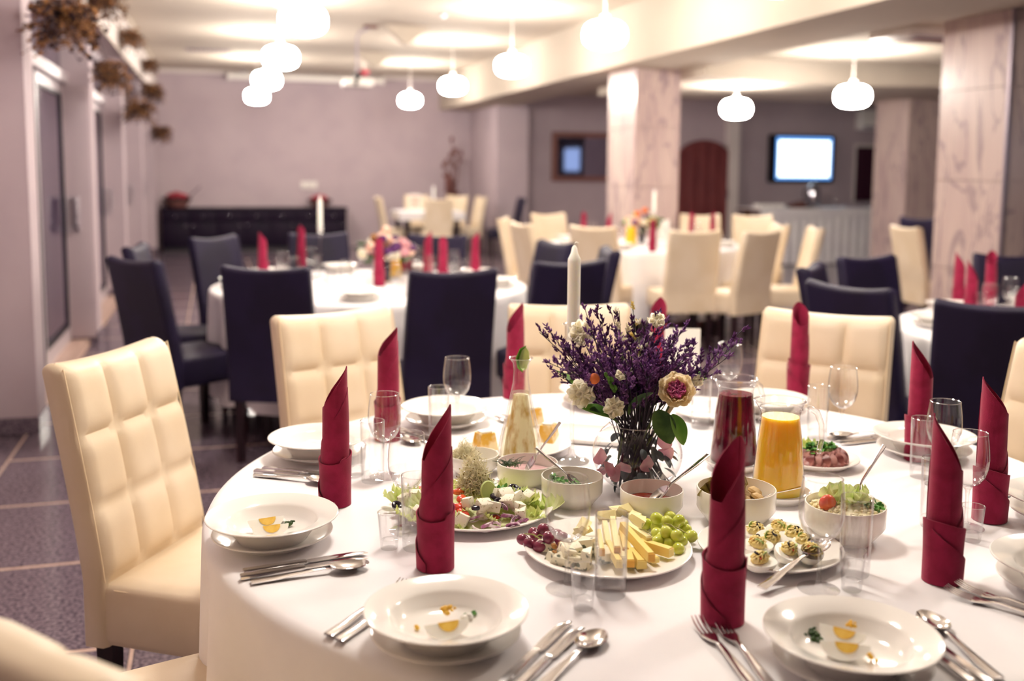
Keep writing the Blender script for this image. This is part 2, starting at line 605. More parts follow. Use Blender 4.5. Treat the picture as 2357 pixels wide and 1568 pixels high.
# ---- walls
slab('wall_back', (-1.7, 18.5, 0), (4.58, 18.7, CEIL), 'wall', 'lilac painted end wall behind the dark sideboard')
wr = MB().lohi((4.58, 16.6, 0), (5.13, 18.7, BEAM_Z + 0.2))
struct('wall_corner_pier', wr.mesh('wall_corner_pier', 'wall', False), 'projecting lilac wall corner beside the framed mirror')
slab('wall_mirror', (5.13, 17.0, 0), (8.1, 17.2, 3.0), 'wall', 'lilac wall carrying the framed mirror')
slab('wall_alcove', (7.0, 15.05, 0), (8.1, 17.0, 2.85), 'wall', 'lilac wall behind the arched wooden door')
slab('wall_television', (8.1, 15.2, 0), (13.2, 15.4, 2.85), 'wall', 'pale lilac wall carrying the television')
slab('trim_1', (8.02, 14.9, 0), (8.2, 15.2, 2.6), 'lintel', 'white vertical post beside the arched wooden door')
slab('wall_front', (-1.7, -5.4, 0), (13.2, -5.2, CEIL), 'wall', 'lilac wall behind the viewer')
slab('wall_right', (13.0, -5.2, 0), (13.2, 15.4, 3.0), 'wall', 'lilac side wall')
wn1 = slab('window_right_offscreen', (12.97, -3.3, 1.3), (13.0, -1.5, 2.3), 'frame_w', 'window in the side wall seen in the framed mirror')
slab('near_pane_offscreen', (12.96, -3.22, 1.38), (12.975, -2.44, 2.22), 'window', parent=wn1)
slab('far_pane_offscreen', (12.96, -2.36, 1.38), (12.975, -1.58, 2.22), 'window', parent=wn1)
wl = slab('wall_left', (-1.7, -5.2, 0), (-1.19, 18.7, CEIL), 'wall', 'left wall with glazed doors set between piers')

# ---- ceiling, long beam, lower cream ceiling on the right with its dropped edge
ceiling = slab('ceiling', (-1.7, -5.2, CEIL), (4.02, 18.7, CEIL + 0.1), 'ceil', 'cream ceiling over the dining hall')
slab('trim_2', (4.0, -5.2, BEAM_Z), (4.85, 18.6, CEIL + 0.1), 'beam', 'deep cream ceiling beam carried by the marble columns')
slab('ceiling_low', (4.85, -5.2, 2.62), (13.2, 9.75, 2.8), 'ceil', 'lower cream ceiling beyond the beam')
b_ = MB()
n_ = 24
for k in range(n_):           # curved dropped soffit
    def arc(t):
        x = 4.85 + 8.35 * t
        return (x, 9.55 + 0.5 * math.sin(PI * min(1.0, t * 2.2)) * 0.8 if t < 0.4545 else 9.55, 0)
    p, q = arc(k / n_), arc((k + 1) / n_)
    vs = [(p[0], p[1], 2.40), (q[0], q[1], 2.40), (q[0], q[1], 2.66), (p[0], p[1], 2.66),
          (p[0], 12.6, 2.40), (q[0], 12.6, 2.40), (q[0], 12.6, 2.66), (p[0], 12.6, 2.66)]
    b_.add(vs, [(0, 1, 2, 3), (4, 7, 6, 5), (0, 4, 5, 1), (3, 2, 6, 7), (0, 3, 7, 4), (1, 5, 6, 2)])
struct('ceiling_soffit', b_.mesh('ceiling_soffit', 'ceil', False), 'curved dropped edge of the cream ceiling')
slab('ceiling_far', (4.85, 12.6, 2.72), (13.2, 19.2, 2.9), 'beam', 'ceiling over the buffet end of the hall')
slab('trim_3', (-0.9, 18.38, CEIL - 0.06), (4.0, 18.5, CEIL), 'lintel', 'narrow cornice on the end wall')

# ---- left wall: piers, lintel, doors
PIERS = [5.85, 8.80, 11.75, 14.7, 17.65]
pier_me = MB().lohi((-1.25, 0, 0.0), (-0.95, 0.28, 2.6)).mesh('pier', 'wall', False)
strip_me = MB().lohi((-0.952, 0.0, 0.09), (-0.94, 0.28, 2.58)).mesh('corner_strip', 'wall', False)
base_me = MB().lohi((-1.25, -0.012, 0), (-0.932, 0.292, 0.09)).mesh('pier_base', 'granite', False)
for i, y in enumerate(PIERS):
    p = bpy.data.objects.new('wall_left_pier', pier_me)
    COL.objects.link(p)
    p.location = (0, y, 0)
    p['kind'] = 'structure'
    p['label'] = 'painted wall pier between two glazed doors'
    part(p, 'corner_strip', strip_me)
    part(p, 'pier_base', base_me)
lin_o = slab('trim_4', (-1.25, -5.2, 2.58), (-0.90, 18.5, CEIL), 'lintel', 'white lintel band running above the glazed doors')
slab('cornice', (-0.90, 5.0, CEIL - 0.05), (-0.86, 18.5, CEIL), 'ceil', parent=lin_o)
slab('lintel_edge', (-0.90, 5.0, 2.575), (-0.885, 18.5, 2.60), 'ceil', parent=lin_o)


def frame_mesh(w, h, t, d, nm, m):
    b = MB()
    b.lohi((-d / 2, 0, 0), (d / 2, t, h)).lohi((-d / 2, w - t, 0), (d / 2, w, h))
    b.lohi((-d / 2, t, h - t), (d / 2, w - t, h)).lohi((-d / 2, t, 0), (d / 2, w - t, t * 1.8))
    return b.mesh(nm, m, False)


LW = 1.30
leaf_frame = frame_mesh(LW, 2.08, 0.085, 0.05, 'leaf_frame', 'frame_w')
leaf_gask = frame_mesh(LW - 0.17, 1.85, 0.022, 0.054, 'gasket', 'gasket')
leaf_pane = MB().lohi((-0.012, 0.02, 0.02), (0.012, LW - 0.19, 1.83)).mesh('pane', 'pane', False)
gap_me = MB().lohi((-0.02, -0.03, 0), (0.028, 0.03, 2.1)).mesh('door_gap', 'gasket', False)
head_me = MB().lohi((-0.04, 0, 2.08), (0.07, 2.67, 2.16)).lohi((-0.03, 0, 2.50), (0.05, 2.67, 2.58)).mesh('head_frame', 'frame_w', False)
tran_me = MB().lohi((-0.02, 0.02, 2.16), (0.02, 2.65, 2.50)).mesh('transom_pane', 'pane', False)
hb = MB()
hb.tube([(0.0, 0, 0.13), (0.05, 0, 0.13), (0.065, 0, 0.10), (0.065, 0, -0.04), (0.05, 0, -0.10), (0.0, 0, -0.13)], 0.012, 8)
hb.rbox((0.004, 0, 0), (0.012, 0.035, 0.29), 0.004)
handle_me = hb.mesh('handle', 'handle')
sill_me = MB().lohi((-0.05, 0, 0), (0.16, 2.67, 0.035)).mesh('threshold', 'strip', False)
for i, y in enumerate(PIERS[:-1]):
    d = bpy.data.objects.new('door_%d' % (i + 1), gap_me)
    COL.objects.link(d)
    d.location = (-1.165, y + 0.28 + 1.335, 0)
    d['kind'] = 'structure'
    d['label'] = 'white framed glazed door between two wall piers'
    part(d, 'head_frame', head_me, (0, -1.335, 0))
    part(d, 'transom_pane', tran_me, (0, -1.335, 0))
    part(d, 'threshold', sill_me, (0, -1.335, 0))
    for s, dy in ((0, -1.335), (1, 0.03)):
        lf = part(d, 'leaf_frame', leaf_frame, (0, dy, 0.0))
        part(lf, 'gasket', leaf_gask, (0, 0.085, 0.15))
        part(lf, 'pane', leaf_pane, (0, 0.095, 0.16))
        part(lf, 'handle', handle_me, (0.03, LW - 0.05 if s == 1 else 0.05, 1.05))
# second handle on the plain leaf folded back against the pier
fold_me = MB().rbox((0.10, 0, 1.05), (0.19, 0.03, 2.0), 0.006).mesh('folded_leaf', 'wall')
fl = part(bpy.data.objects['door_1'], 'folded_leaf', fold_me, (0.02, 1.325, 0))
part(fl, 'handle', handle_me, (0.09, -0.016, 1.05), (0, 0, -PI / 2))


# ---- marble columns, clad in separate panels
def clad(name, a, b, m_by_side, rows, label, core='marble'):
    core_o = slab(name, (a[0] + 0.02, a[1] + 0.02, 0), (b[0] - 0.02, b[1] - 0.02, b[2]), core, label)
    z0 = 0.0
    for z1 in rows:
        if 'x' in m_by_side:
            struct('marble_panel', MB().lohi((a[0], a[1] + 0.001, z0 + 0.0025), (a[0] + 0.02, b[1] - 0.001, z1 - 0.0025)).mesh('marble_panel', m_by_side['x'], False), parent=core_o)
        if 'y' in m_by_side:
            struct('marble_panel', MB().lohi((a[0] + 0.001, a[1], z0 + 0.0025), (b[0] - 0.001, a[1] + 0.02, z1 - 0.0025)).mesh('marble_panel', m_by_side['y'], False), parent=core_o)
        z0 = z1
    return core_o


clad('column_beam', (4.25, 9.95), (4.76, 10.72, BEAM_Z), {'x': 'marble', 'y': 'marble'}, [0.63, 1.26, 1.89, BEAM_Z], 'square marble column under the cream beam')
pr = clad('column_right', (5.54, 6.14), (7.2, 6.87, 2.62), {'x': 'marble', 'y': 'marble'}, [0.69, 1.38, 2.07, 2.62], 'broad veined marble pier by the dark chairs')
struct('corner_trim', MB().lohi((5.53, 6.125, 0), (5.555, 6.15, 2.62)).mesh('corner_trim', 'trim', False), parent=pr)
clad('column_far', (8.80, 11.5), (10.6, 12.2, 2.42), {'x': 'marble', 'y': 'marble'}, [0.64, 1.27, 1.90, 2.42], 'far veined marble pillar beside the buffet')

# ================================================================== CEILING FITTINGS
def pendant_prof():
    pr = []
    for i in range(15):
        a = -PI / 2 + PI * i / 14
        c, s_ = math.cos(a), math.sin(a)
        r = 0.172 * (abs(c) ** 0.62)
        pr.append((max(r, 0.0) if 0 < i < 14 else 0.0, 0.108 * math.copysign(abs(s_) ** 0.85, s_)))
    return pr


shade_me = MB().lathe(pendant_prof(), 28).mesh('lit_shade', 'lamp')
cap_me = MB().lathe([(0, 0.113), (0.03, 0.113), (0.03, 0.15), (0.008, 0.17), (0, 0.17)], 16).mesh('cap', 'white_pl')


def pendant(x, y, z, top, label, group, off=None):
    t = thing('pendant_lamp_%s_offscreen' % off if off else 'pendant_lamp', label, 'lamp', (x, y, z), 0, group)
    part(t, 'lit_shade_%s_offscreen' % off if off else 'lit_shade', shade_me)
    part(t, 'cap', cap_me)
    L = top - z
    part(t, 'cord', MB().tube([(0, 0, 0.16), (0, 0, L)], 0.004, 6).mesh('cord', 'white_pl'))
    part(t, 'ceiling_rose', MB().lathe([(0, L - 0.035), (0.03, L - 0.035), (0.055, L - 0.01), (0.055, L), (0, L)], 16).mesh('ceiling_rose', 'handle'))


LX, RX, LZ = 0.645, 2.99, 2.50
for k, y in enumerate((2.45, 5.05, 7.65, 10.27, 13.0, 16.0)):
    nth = ('sixth', 'fifth', 'fourth', 'third', 'second', 'first')[k]
    pendant(LX, y, LZ, CEIL, '%s lit opal pendant lamp from the end wall in the row over the dark-chaired table' % nth, 'pendants in the row over the dark-chaired table', ('aisle_front', 'aisle_middle', None, None, None, None)[k])
    pendant(RX, y, LZ, CEIL, '%s lit opal pendant lamp from the end wall in the row along the cream beam' % nth, 'pendants in the row along the beam', ('beam_front', 'beam_middle', None, None, None, None)[k])
pendant(6.07, 8.8, 2.18, 2.62, 'lit opal pendant lamp under the low cream ceiling, near the right marble pier', None)
pendant(5.72, 10.5, 2.14, 2.40, 'lit opal pendant lamp hanging beside the arched wooden door', None)

# projector on its pole
p_ = thing('projector', 'white ceiling projector on a bent pole', 'projector', (1.62, 12.0, 2.42))
part(p_, 'body', MB().rbox((0, 0, 0), (0.34, 0.28, 0.10), 0.02).mesh('body', 'white_pl'))
part(p_, 'lens', MB().lathe([(0, 0), (0.045, 0), (0.05, 0.05), (0.03, 0.05), (0.0, 0.04)], 16, rot(-PI / 2, 0, 0, (-0.08, 0.14, 0.0))).mesh('lens', 'black'))
part(p_, 'bracket', MB().rbox((0, -0.02, 0.075), (0.10, 0.10, 0.06), 0.01).tube([(0, -0.1, 0.10), (-0.04, -0.16, -0.03)], 0.022, 8).mesh('bracket', 'black'))
part(p_, 'pole', MB().tube([(0, 0, 0.1), (0, 0, 0.52), (0.03, 0, 0.58), (0.14, 0, 0.63)], 0.018, 10).mesh('pole', 'handle'))
part(p_, 'ceiling_plate', MB().rbox((0.16, 0, 0.645), (0.16, 0.1, 0.03), 0.008).mesh('ceiling_plate', 'brown_obj'))
# rolled screen
s_ = thing('projection_screen', 'rolled white projection screen case under the ceiling at the end wall', 'screen', (1.59, 18.2, 2.97))
part(s_, 'case', MB().rbox((0, 0, 0), (2.6, 0.11, 0.10), 0.02).mesh('case', 'white_pl'))
part(s_, 'end_cap', MB().lathe([(0, 0), (0.07, 0), (0.07, 0.05), (0, 0.05)], 14, rot(0, PI / 2, 0, (-1.34, 0, 0))).mesh('end_cap', 'white_pl'))
part(s_, 'end_cap', MB().lathe([(0, 0), (0.07, 0), (0.07, 0.05), (0, 0.05)], 14, rot(0, PI / 2, 0, (1.29, 0, 0))).mesh('end_cap', 'white_pl'))
part(s_, 'bracket', MB().lohi((-1.1, 0.0, 0.03), (-1.05, 0.3, 0.11)).lohi((1.05, 0.0, 0.03), (1.1, 0.3, 0.11)).mesh('bracket', 'handle', False))


def grille(x, y, w, d, n, label):
    t = thing('air_grille', label, 'vent', (x, y, CEIL - 0.012))
    part(t, 'frame', MB().lohi((-w / 2, -d / 2, 0), (w / 2, -d / 2 + 0.02, 0.012)).lohi((-w / 2, d / 2 - 0.02, 0), (w / 2, d / 2, 0.012))
         .lohi((-w / 2, -d / 2, 0), (-w / 2 + 0.02, d / 2, 0.012)).lohi((w / 2 - 0.02, -d / 2, 0), (w / 2, d / 2, 0.012)).mesh('frame', 'handle', False))
    part(t, 'backing', MB().lohi((-w / 2, -d / 2, 0.009), (w / 2, d / 2, 0.012)).mesh('backing', 'brown_obj', False))
    sl = MB().lohi((-0.006, -d / 2 + 0.02, 0.0), (0.006, d / 2 - 0.02, 0.009)).mesh('slat', 'handle', False)
    for k in range(n):
        part(t, 'slat', sl, (-w / 2 + (k + 1) * w / (n + 1), 0, 0))


grille(-0.05, 15.25, 0.60, 0.30, 9, 'slatted air grille in the ceiling near the hanging dried flowers')
# small square ceiling fittings
for (px, py, lb) in ((1021, 33, 'small round ceiling detector beside the pendant row along the beam'), (640, 8, 'small round ceiling detector beside the nearest lit pendant lamp')):
    q = onz(px, py, CEIL)
    single('ceiling_detector', MB().lathe([(0, -0.03), (0.035, -0.028), (0.045, 0), (0, 0)], 16).mesh('ceiling_detector', 'handle'), lb, 'detector', q)
q = onz(838, 163, CEIL - 0.12)
ex = thing('red_ceiling_fitting', 'small red fitting under the ceiling by the projector', 'ceiling fitting', q)
part(ex, 'stem', MB().tube([(0, 0, 0.0), (0, 0, 0.12)], 0.02, 8).mesh('stem', 'white_pl'))
part(ex, 'dome', MB().lathe([(0, -0.07), (0.05, -0.055), (0.09, 0), (0, 0.005)], 14).mesh('dome', 'red_fl'))

# wedge-shaped boxes under the ceiling, in the ceiling paint
for (px, py, lb) in ((935, 62, 'wedge-shaped cream fitting under the ceiling between the two pendant rows'), (862, 122, 'wedge-shaped cream fitting under the ceiling near the projector pole')):
    q = onz(px, py, CEIL)
    t = thing('ceiling_wedge', lb, 'ceiling fitting', q)
    part(t, 'box', MB().add([(-0.26, -0.1, 0), (0.26, -0.1, 0), (0.26, 0.1, 0), (-0.26, 0.1, 0), (-0.03, -0.06, -0.2), (0.03, -0.06, -0.2), (0.03, 0.06, -0.2), (-0.03, 0.06, -0.2)],
                            [(0, 3, 2, 1), (4, 5, 6, 7), (0, 1, 5, 4), (1, 2, 6, 5), (2, 3, 7, 6), (3, 0, 4, 7)]).mesh('box', 'ceil', False))
    part(t, 'bracket', MB().lohi((-0.08, -0.03, -0.01), (0.08, 0.03, 0.004)).mesh('bracket', 'handle', False))

# ceiling cassette on the right, by the marble pier
q = onz(2110, 72, 2.62)
t = thing('ceiling_cassette', 'white ceiling air-conditioning cassette by the right marble pier', 'air conditioner', (q.x, q.y, 2.62))
part(t, 'panel', MB().rbox((0.2, 0, -0.03), (0.95, 0.55, 0.06), 0.012).mesh('panel', 'white_pl'))
part(t, 'louvre', MB().rbox((0.2, -0.18, -0.065), (0.75, 0.09, 0.012), 0.004).mesh('louvre', 'handle'))
part(t, 'intake', MB().rbox((0.2, 0.07, -0.063), (0.5, 0.26, 0.008), 0.003).mesh('intake', 'brown_obj'))

# ================================================================== FAR END OF THE HALL
# sideboard
sb = thing('sideboard', 'long dark low sideboard against the lilac end wall', 'sideboard', (0.68, 18.245, 0))
SBW = 3.1
part(sb, 'body', MB().lohi((-SBW / 2, -0.2, 0.06), (SBW / 2, 0.22, 0.70)).mesh('body', 'sideb', False))
part(sb, 'top', MB().rbox((0, 0, 0.717), (SBW + 0.04, 0.46, 0.034), 0.006).mesh('top', 'sideb'))
part(sb, 'plinth', MB().lohi((-SBW / 2 + 0.03, -0.17, 0), (SBW / 2 - 0.03, 0.2, 0.06)).mesh('plinth', 'black', False))
NB = 7
bw = SBW / NB
door_me = MB().rbox((0, 0, 0), (bw - 0.016, 0.02, 0.40), 0.004).mesh('door', 'sideb')
draw_me = MB().rbox((0, 0, 0), (bw - 0.016, 0.02, 0.18), 0.004).mesh('drawer', 'sideb')
knob_me = MB().ell((0, -0.02, 0), 0.016, 10, 8).tube([(0, 0.0, 0), (0, -0.02, 0)], 0.006, 6).mesh('knob', 'chrome')
for k in range(NB):
    x = -SBW / 2 + bw * (k + 0.5)
    d = part(sb, 'drawer', draw_me, (x, -0.208, 0.595))
    part(d, 'knob', knob_me, (0, -0.01, 0))
    d = part(sb, 'door', door_me, (x, -0.208, 0.285))
    part(d, 'knob', knob_me, (bw * 0.36 * (1 if k % 2 == 0 else -1), -0.01, 0.15))

blob = random.Random(3)


def bloom_cluster(n, R, r0, r1, m, seed, squash=0.7):
    g = random.Random(seed)
    b = MB()
    for _ in range(n):
        a, rr, h = g.uniform(0, 2 * PI), R * math.sqrt(g.random()), g.uniform(0, R * squash)
        r = g.uniform(r0, r1)
        b.ell((rr * math.cos(a), rr * math.sin(a), h), (r, r, r * 0.75), 7, 5)
    return b.mesh('blooms', m)


pot_me = MB().lathe([(0, 0), (0.09, 0), (0.13, 0.06), (0.13, 0.075), (0.11, 0.07), (0.08, 0.02), (0, 0.02)], 18).mesh('bowl', 'brown_obj')
fol_me = MB().ell((0, 0, 0), (0.05, 0.035, 0.03), 7, 5).mesh('leaf', 'dry_d')
red_me = MB().ell((0, 0, 0), (0.045, 0.045, 0.035), 9, 6).mesh('bloom', 'red_fl')


def red_bowl(t, k, seed):
    g = random.Random(seed)
    part(t, 'bowl', pot_me, (0, 0, 0), (0, 0, 0), k)
    for q in range(14):
        a, r = g.uniform(0, 2 * PI), 0.13 * k
        part(t, 'leaf', fol_me, (r * math.cos(a), r * math.sin(a), 0.09 * k), (0, g.uniform(-0.6, 0.6), a))
    for q in range(11):
        a, r = q * 2.4, 0.032 * k * math.sqrt(q)
        part(t, 'bloom', red_me, (r * math.cos(a), r * math.sin(a), (0.15 - 0.004 * q) * k), (0, 0, a), g.uniform(0.9, 1.15))


t = thing('flower_bowl', 'low bowl of red flowers with a thin stick on the sideboard end by the doors', 'flowers', (-0.62, 18.24, 0.734))
red_bowl(t, 1.6, 4)
part(t, 'twig', MB().tube([(0.1, 0, 0.1), (0.26, 0.02, 0.24), (0.38, 0.02, 0.36)], 0.008, 6).mesh('twig', 'dry_d'))
t = thing('flower_bowl', 'low bowl of red flowers on the sideboard end by the far cream chairs', 'flowers', (1.78, 18.24, 0.734))
red_bowl(t, 1.3, 5)
# wall switches
for k in range(3):
    sw = thing('wall_switch', 'square white switch in the row of three on the end wall above the sideboard', 'switch', (1.52 + 0.10 * k, 18.492, 1.12), 0, 'switches in a row on the end wall')
    part(sw, 'plate', MB().rbox((0, 0, 0), (0.085, 0.014, 0.13), 0.004).mesh('plate', 'white_pl'))
    part(sw, 'rocker', MB().rbox((0, -0.01, 0), (0.045, 0.01, 0.07), 0.003).mesh('rocker', 'white_pl'))

# tall dried branch arrangement in the corner
t = thing('branch_vase', 'tall dried branches in a floor vase in the corner behind the far cream chairs', 'plant', (4.15, 18.0, 0))
part(t, 'vase', MB().lathe([(0, 0), (0.11, 0), (0.16, 0.18), (0.12, 0.42), (0.07, 0.56), (0.09, 0.60), (0.075, 0.60), (0.055, 0.55), (0, 0.5)], 20).mesh('vase', 'brown_obj'))
g = random.Random(11)
for k in range(5):
    dx, dy = g.uniform(-0.22, 0.2), g.uniform(-0.1, 0.1)
    L = (1.62, 1.35, 1.15, 0.9, 0.8)[k]
    br = part(t, 'branch', MB().tube([(0, 0, 0.5), (dx * 0.3, dy, 0.5 + L * 0.3), (dx * 0.5 + 0.02, dy, 0.5 + L * 0.65), (dx, dy, 0.5 + L * 0.95)], [0.02, 0.016, 0.012, 0.005], 6).mesh('branch', 'brown_obj'))
    b = MB()
    for _ in range(9):
        s = g.uniform(0.3, 0.95)
        r = g.uniform(0.03, 0.075)
        b.ell((dx * s * 0.8 + g.uniform(-0.06, 0.06), dy + g.uniform(-0.05, 0.05), 0.5 + L * s), (r * 0.7, r * 0.7, r), 7, 5)
    part(br, 'dried_leaf_cluster', b.mesh('dried_leaf_cluster', 'brown_obj'), stuff=True)

# framed mirror
t = thing('wall_mirror', 'wide bronze framed mirror on the lilac wall beside the marble column', 'mirror', (6.36, 16.99, 1.66))
MWd, MHt = 1.36, 0.86
fb = MB()
for (a, b) in (((-MWd / 2, -0.05, -MHt / 2), (-MWd / 2 + 0.09, 0, MHt / 2)), ((MWd / 2 - 0.09, -0.05, -MHt / 2), (MWd / 2, 0, MHt / 2)),
               ((-MWd / 2 + 0.09, -0.05, MHt / 2 - 0.09), (MWd / 2 - 0.09, 0, MHt / 2)), ((-MWd / 2 + 0.09, -0.05, -MHt / 2), (MWd / 2 - 0.09, 0, -MHt / 2 + 0.09))):
    fb.lohi(a, b)
part(t, 'frame', fb.mesh('frame', 'gold', False))
part(t, 'glass', MB().lohi((-MWd / 2 + 0.09, -0.02, -MHt / 2 + 0.09), (MWd / 2 - 0.09, -0.005, MHt / 2 - 0.09)).mesh('glass', 'mirror', False))

# arched wooden door
ad = MB()
AW, AZ, ATH = 0.98, 1.93, 0.06
out = [(-AW / 2, 0), (AW / 2, 0)]
rad = AW * 0.52
cz = 1.93 - 0.36
out += [(AW / 2 * math.cos(a), cz + 0.36 * math.sin(a)) for a in [PI * i / 20 for i in range(21)]]
nn = len(out)
ad.add([(x, -ATH / 2, z) for x, z in out] + [(x, ATH / 2, z) for x, z in out],
       [tuple(range(nn)), tuple(range(2 * nn - 1, nn - 1, -1))] + [(i, (i + 1) % nn, nn + (i + 1) % nn, nn + i) for i in range(nn)])
dn = bpy.data.objects.new('door_5', ad.mesh('door_5', 'door_wood', True, angle=30))
COL.objects.link(dn)
dn.location = (7.60, 14.97, 0)
dn['kind'] = 'structure'
dn['label'] = 'arched red-brown wooden door at the far end of the hall'
for k in range(5):
    x = -AW / 2 + 0.1 + k * 0.195
    h = cz + 0.36 * math.sqrt(max(0, 1 - (x / (AW / 2)) ** 2)) - 0.05
    part(dn, 'plank', MB().rbox((x, -ATH / 2 - 0.004, h / 2), (0.185, 0.012, h - 0.03), 0.003).mesh('plank', 'door_wood'))
part(dn, 'latch', MB().tube([(0.36, -0.05, 1.0), (0.40, -0.09, 1.0), (0.40, -0.09, 1.14)], 0.012, 6).mesh('latch', 'chrome'))

# television
tv = thing('television', 'flat wall television with a bright glowing white-blue screen', 'television', (9.50, 15.13, 1.645), 0)
part(tv, 'housing', MB().rbox((0, 0.02, 0), (1.24, 0.09, 0.80), 0.02).mesh('housing', 'black'))
part(tv, 'screen_border', MB().lohi((-0.50, -0.029, -0.345), (0.56, -0.024, 0.36)).mesh('screen_border', 'screen_e', False))
part(tv, 'screen', MB().rbox((0.03, -0.031, 0.0), (0.98, 0.006, 0.60), 0.002).mesh('screen', 'screen', False))
part(tv, 'wall_mount', MB().lohi((-0.2, 0.05, -0.15), (0.2, 0.075, 0.15)).mesh('wall_mount', 'black', False))

# wall unit air conditioner, dark board, white casing
t = thing('wall_air_conditioner', 'white wall air conditioner above the dark board at the far end', 'air conditioner', (11.0, 15.1, 2.32))
part(t, 'casing', MB().rbox((0, 0, 0), (0.9, 0.2, 0.34), 0.03).mesh('casing', 'white_pl'))
part(t, 'louvre', MB().rbox((0, -0.1, -0.13), (0.8, 0.02, 0.05), 0.006).mesh('louvre', 'handle'))
t = thing('dark_board', 'dark maroon board hung on the far wall beside the marble pillar', 'board', (10.98, 15.17, 1.40))
part(t, 'panel', MB().rbox((0, 0, 0), (0.78, 0.04, 0.92), 0.006).mesh('panel', 'board'))
part(t, 'frame', MB().lohi((-0.42, 0.0, 0.46), (0.42, 0.03, 0.52)).lohi((-0.42, 0, -0.5), (-0.39, 0.03, 0.46)).lohi((0.39, 0, -0.5), (0.42, 0.03, 0.46)).mesh('frame', 'lintel', False))
t = thing('white_casing', 'short white casing above the wall air conditioner', 'casing', (10.75, 14.6, 2.62))
part(t, 'cover', MB().rbox((0, 0, -0.02), (0.8, 0.08, 0.05), 0.01).mesh('cover', 'white_pl'))
part(t, 'bracket', MB().lohi((-0.42, -0.05, 0.0), (0.42, 0.05, 0.10)).mesh('bracket', 'white_pl', False))

# buffet table with its pleated skirt
BX0, BX1, BY0, BY1, BH = 7.95, 11.6, 13.75, 14.5, 0.86
bt = thing('buffet_table', 'long buffet table along the television wall, hidden under white cloth', 'table', ((BX0 + BX1) / 2, (BY0 + BY1) / 2, 0))
bl = (BX1 - BX0)
part(bt, 'tabletop', MB().lohi((-bl / 2 + 0.01, -0.36, BH - 0.04), (bl / 2 - 0.01, 0.36, BH - 0.006)).mesh('tabletop', 'table_wood', False))
lg = MB().lohi((-0.03, -0.03, 0), (0.03, 0.03, BH - 0.04)).mesh('leg', 'table_wood', False)
for sx in (-1, 1):
    for sy in (-1, 1):
        part(bt, 'leg', lg, (sx * (bl / 2 - 0.15), sy * 0.28, 0))
sk = MB()
NP = 150


def skirt(u, v):
    x = -bl / 2 + bl * u
    z = BH * (1 - v) + 0.012 * v
    return (x, -0.375 - 0.004 - (0.022 * (0.5 + 0.5 * math.sin(u * bl * 42))) * min(1, v * 4) , z)


sk.grid(skirt, 300, 4)
cl = thing('buffet_cloth', 'white pleated skirt cloth on the long buffet table', 'tablecloth', ((BX0 + BX1) / 2, (BY0 + BY1) / 2, 0))
part(cl, 'skirt', sk.mesh('skirt', 'cloth', solid=0.003))
part(cl, 'top_cloth', MB().rbox((0, 0, BH + 0.001), (bl + 0.01, 0.765, 0.012), 0.005).mesh('top_cloth', 'cloth'))
part(cl, 'front_flap', MB().lohi((-bl / 2, -0.408, BH - 0.14), (bl / 2, -0.402, BH + 0.004)).mesh('front_flap', 'cloth', False))

BT = BH + 0.007
t = thing('coffee_urn', 'dark and chrome coffee urn on the buffet table below the television', 'urn', (9.12, 14.15, BT))
part(t, 'body', MB().lathe([(0, 0), (0.09, 0), (0.10, 0.02), (0.10, 0.30), (0.085, 0.33), (0, 0.34)], 20).mesh('body', 'chrome'))
part(t, 'lid', MB().lathe([(0.09, 0.33), (0.05, 0.37), (0.015, 0.38), (0.02, 0.41), (0, 0.415)], 16).mesh('lid', 'chrome'))
part(t, 'tap', MB().tube([(0, -0.1, 0.08), (0, -0.16, 0.08), (0, -0.165, 0.04)], 0.012, 8).mesh('tap', 'black'))
part(t, 'handle', MB().tube([(-0.1, 0, 0.30), (-0.17, 0, 0.28), (-0.17, 0, 0.16), (-0.1, 0, 0.14)], 0.014, 8).mesh('handle', 'black'))
g = random.Random(5)
for k in range(3):
    t = thing('bread_basket', ('brown basket of rolls on the buffet table beside the coffee urn', 'low dark tray of cutlery on the buffet table under the television', 'low tray of cold cuts at the buffet end by the dark board')[k], 'basket', (8.80 + (0, 1.02, 1.75)[k], 14.05, BT), 0)
    part(t, 'tray', MB().lathe([(0, 0), (0.14, 0), (0.19, 0.05), (0.18, 0.05), (0.13, 0.012), (0, 0.012)], 18, rot(sc=(1.2, 0.8, 1))).mesh('tray', ('brown_obj', 'handle', 'gold')[k]))
    for _ in range((7, 0, 5)[k]):
        part(t, 'roll' if k == 0 else 'slice', MB().ell((0, 0, 0), (0.05, 0.035, 0.03), 8, 6).mesh('roll', ('brown_obj', 'meat', 'meat_p')[k]), (g.uniform(-0.12, 0.12), g.uniform(-0.07, 0.07), 0.05 + g.uniform(0, 0.04)), (0, 0, g.uniform(0, 3)))
    if k == 1:
        for q in range(6):
            part(t, 'handle', MB().rbox((0, 0, 0), (0.02, 0.2, 0.012), 0.004).mesh('handle', 'black'), (-0.12 + 0.05 * q, 0, 0.045))
cup_me = MB().lathe([(0, 0), (0.025, 0), (0.042, 0.05), (0.04, 0.05), (0.022, 0.005), (0, 0.005)], 14).mesh('cup', 'china')
for k in range(10):
    single('coffee_cup', cup_me, 'white cup in the stacked rows at the buffet end by the wooden door', 'cup', (8.08 + 0.10 * (k % 5), 14.0 + 0.11 * (k // 5), BT), (0, 0, 0), 'cups at the left end of the buffet', 1.2)
for k in range(6):
    single('coffee_cup', cup_me, 'white cup in the stacked rows at the buffet end by the dark board', 'cup', (10.9 + 0.10 * (k % 3), 14.0 + 0.11 * (k // 3), BT), (0, 0, 0), 'cups at the right end of the buffet', 1.1)
wgs = MB().lathe([(0, 0), (0.03, 0), (0.03, 0.004), (0.005, 0.01), (0.005, 0.06), (0.03, 0.09), (0.033, 0.14)], 16).mesh('goblet', 'glass_b')
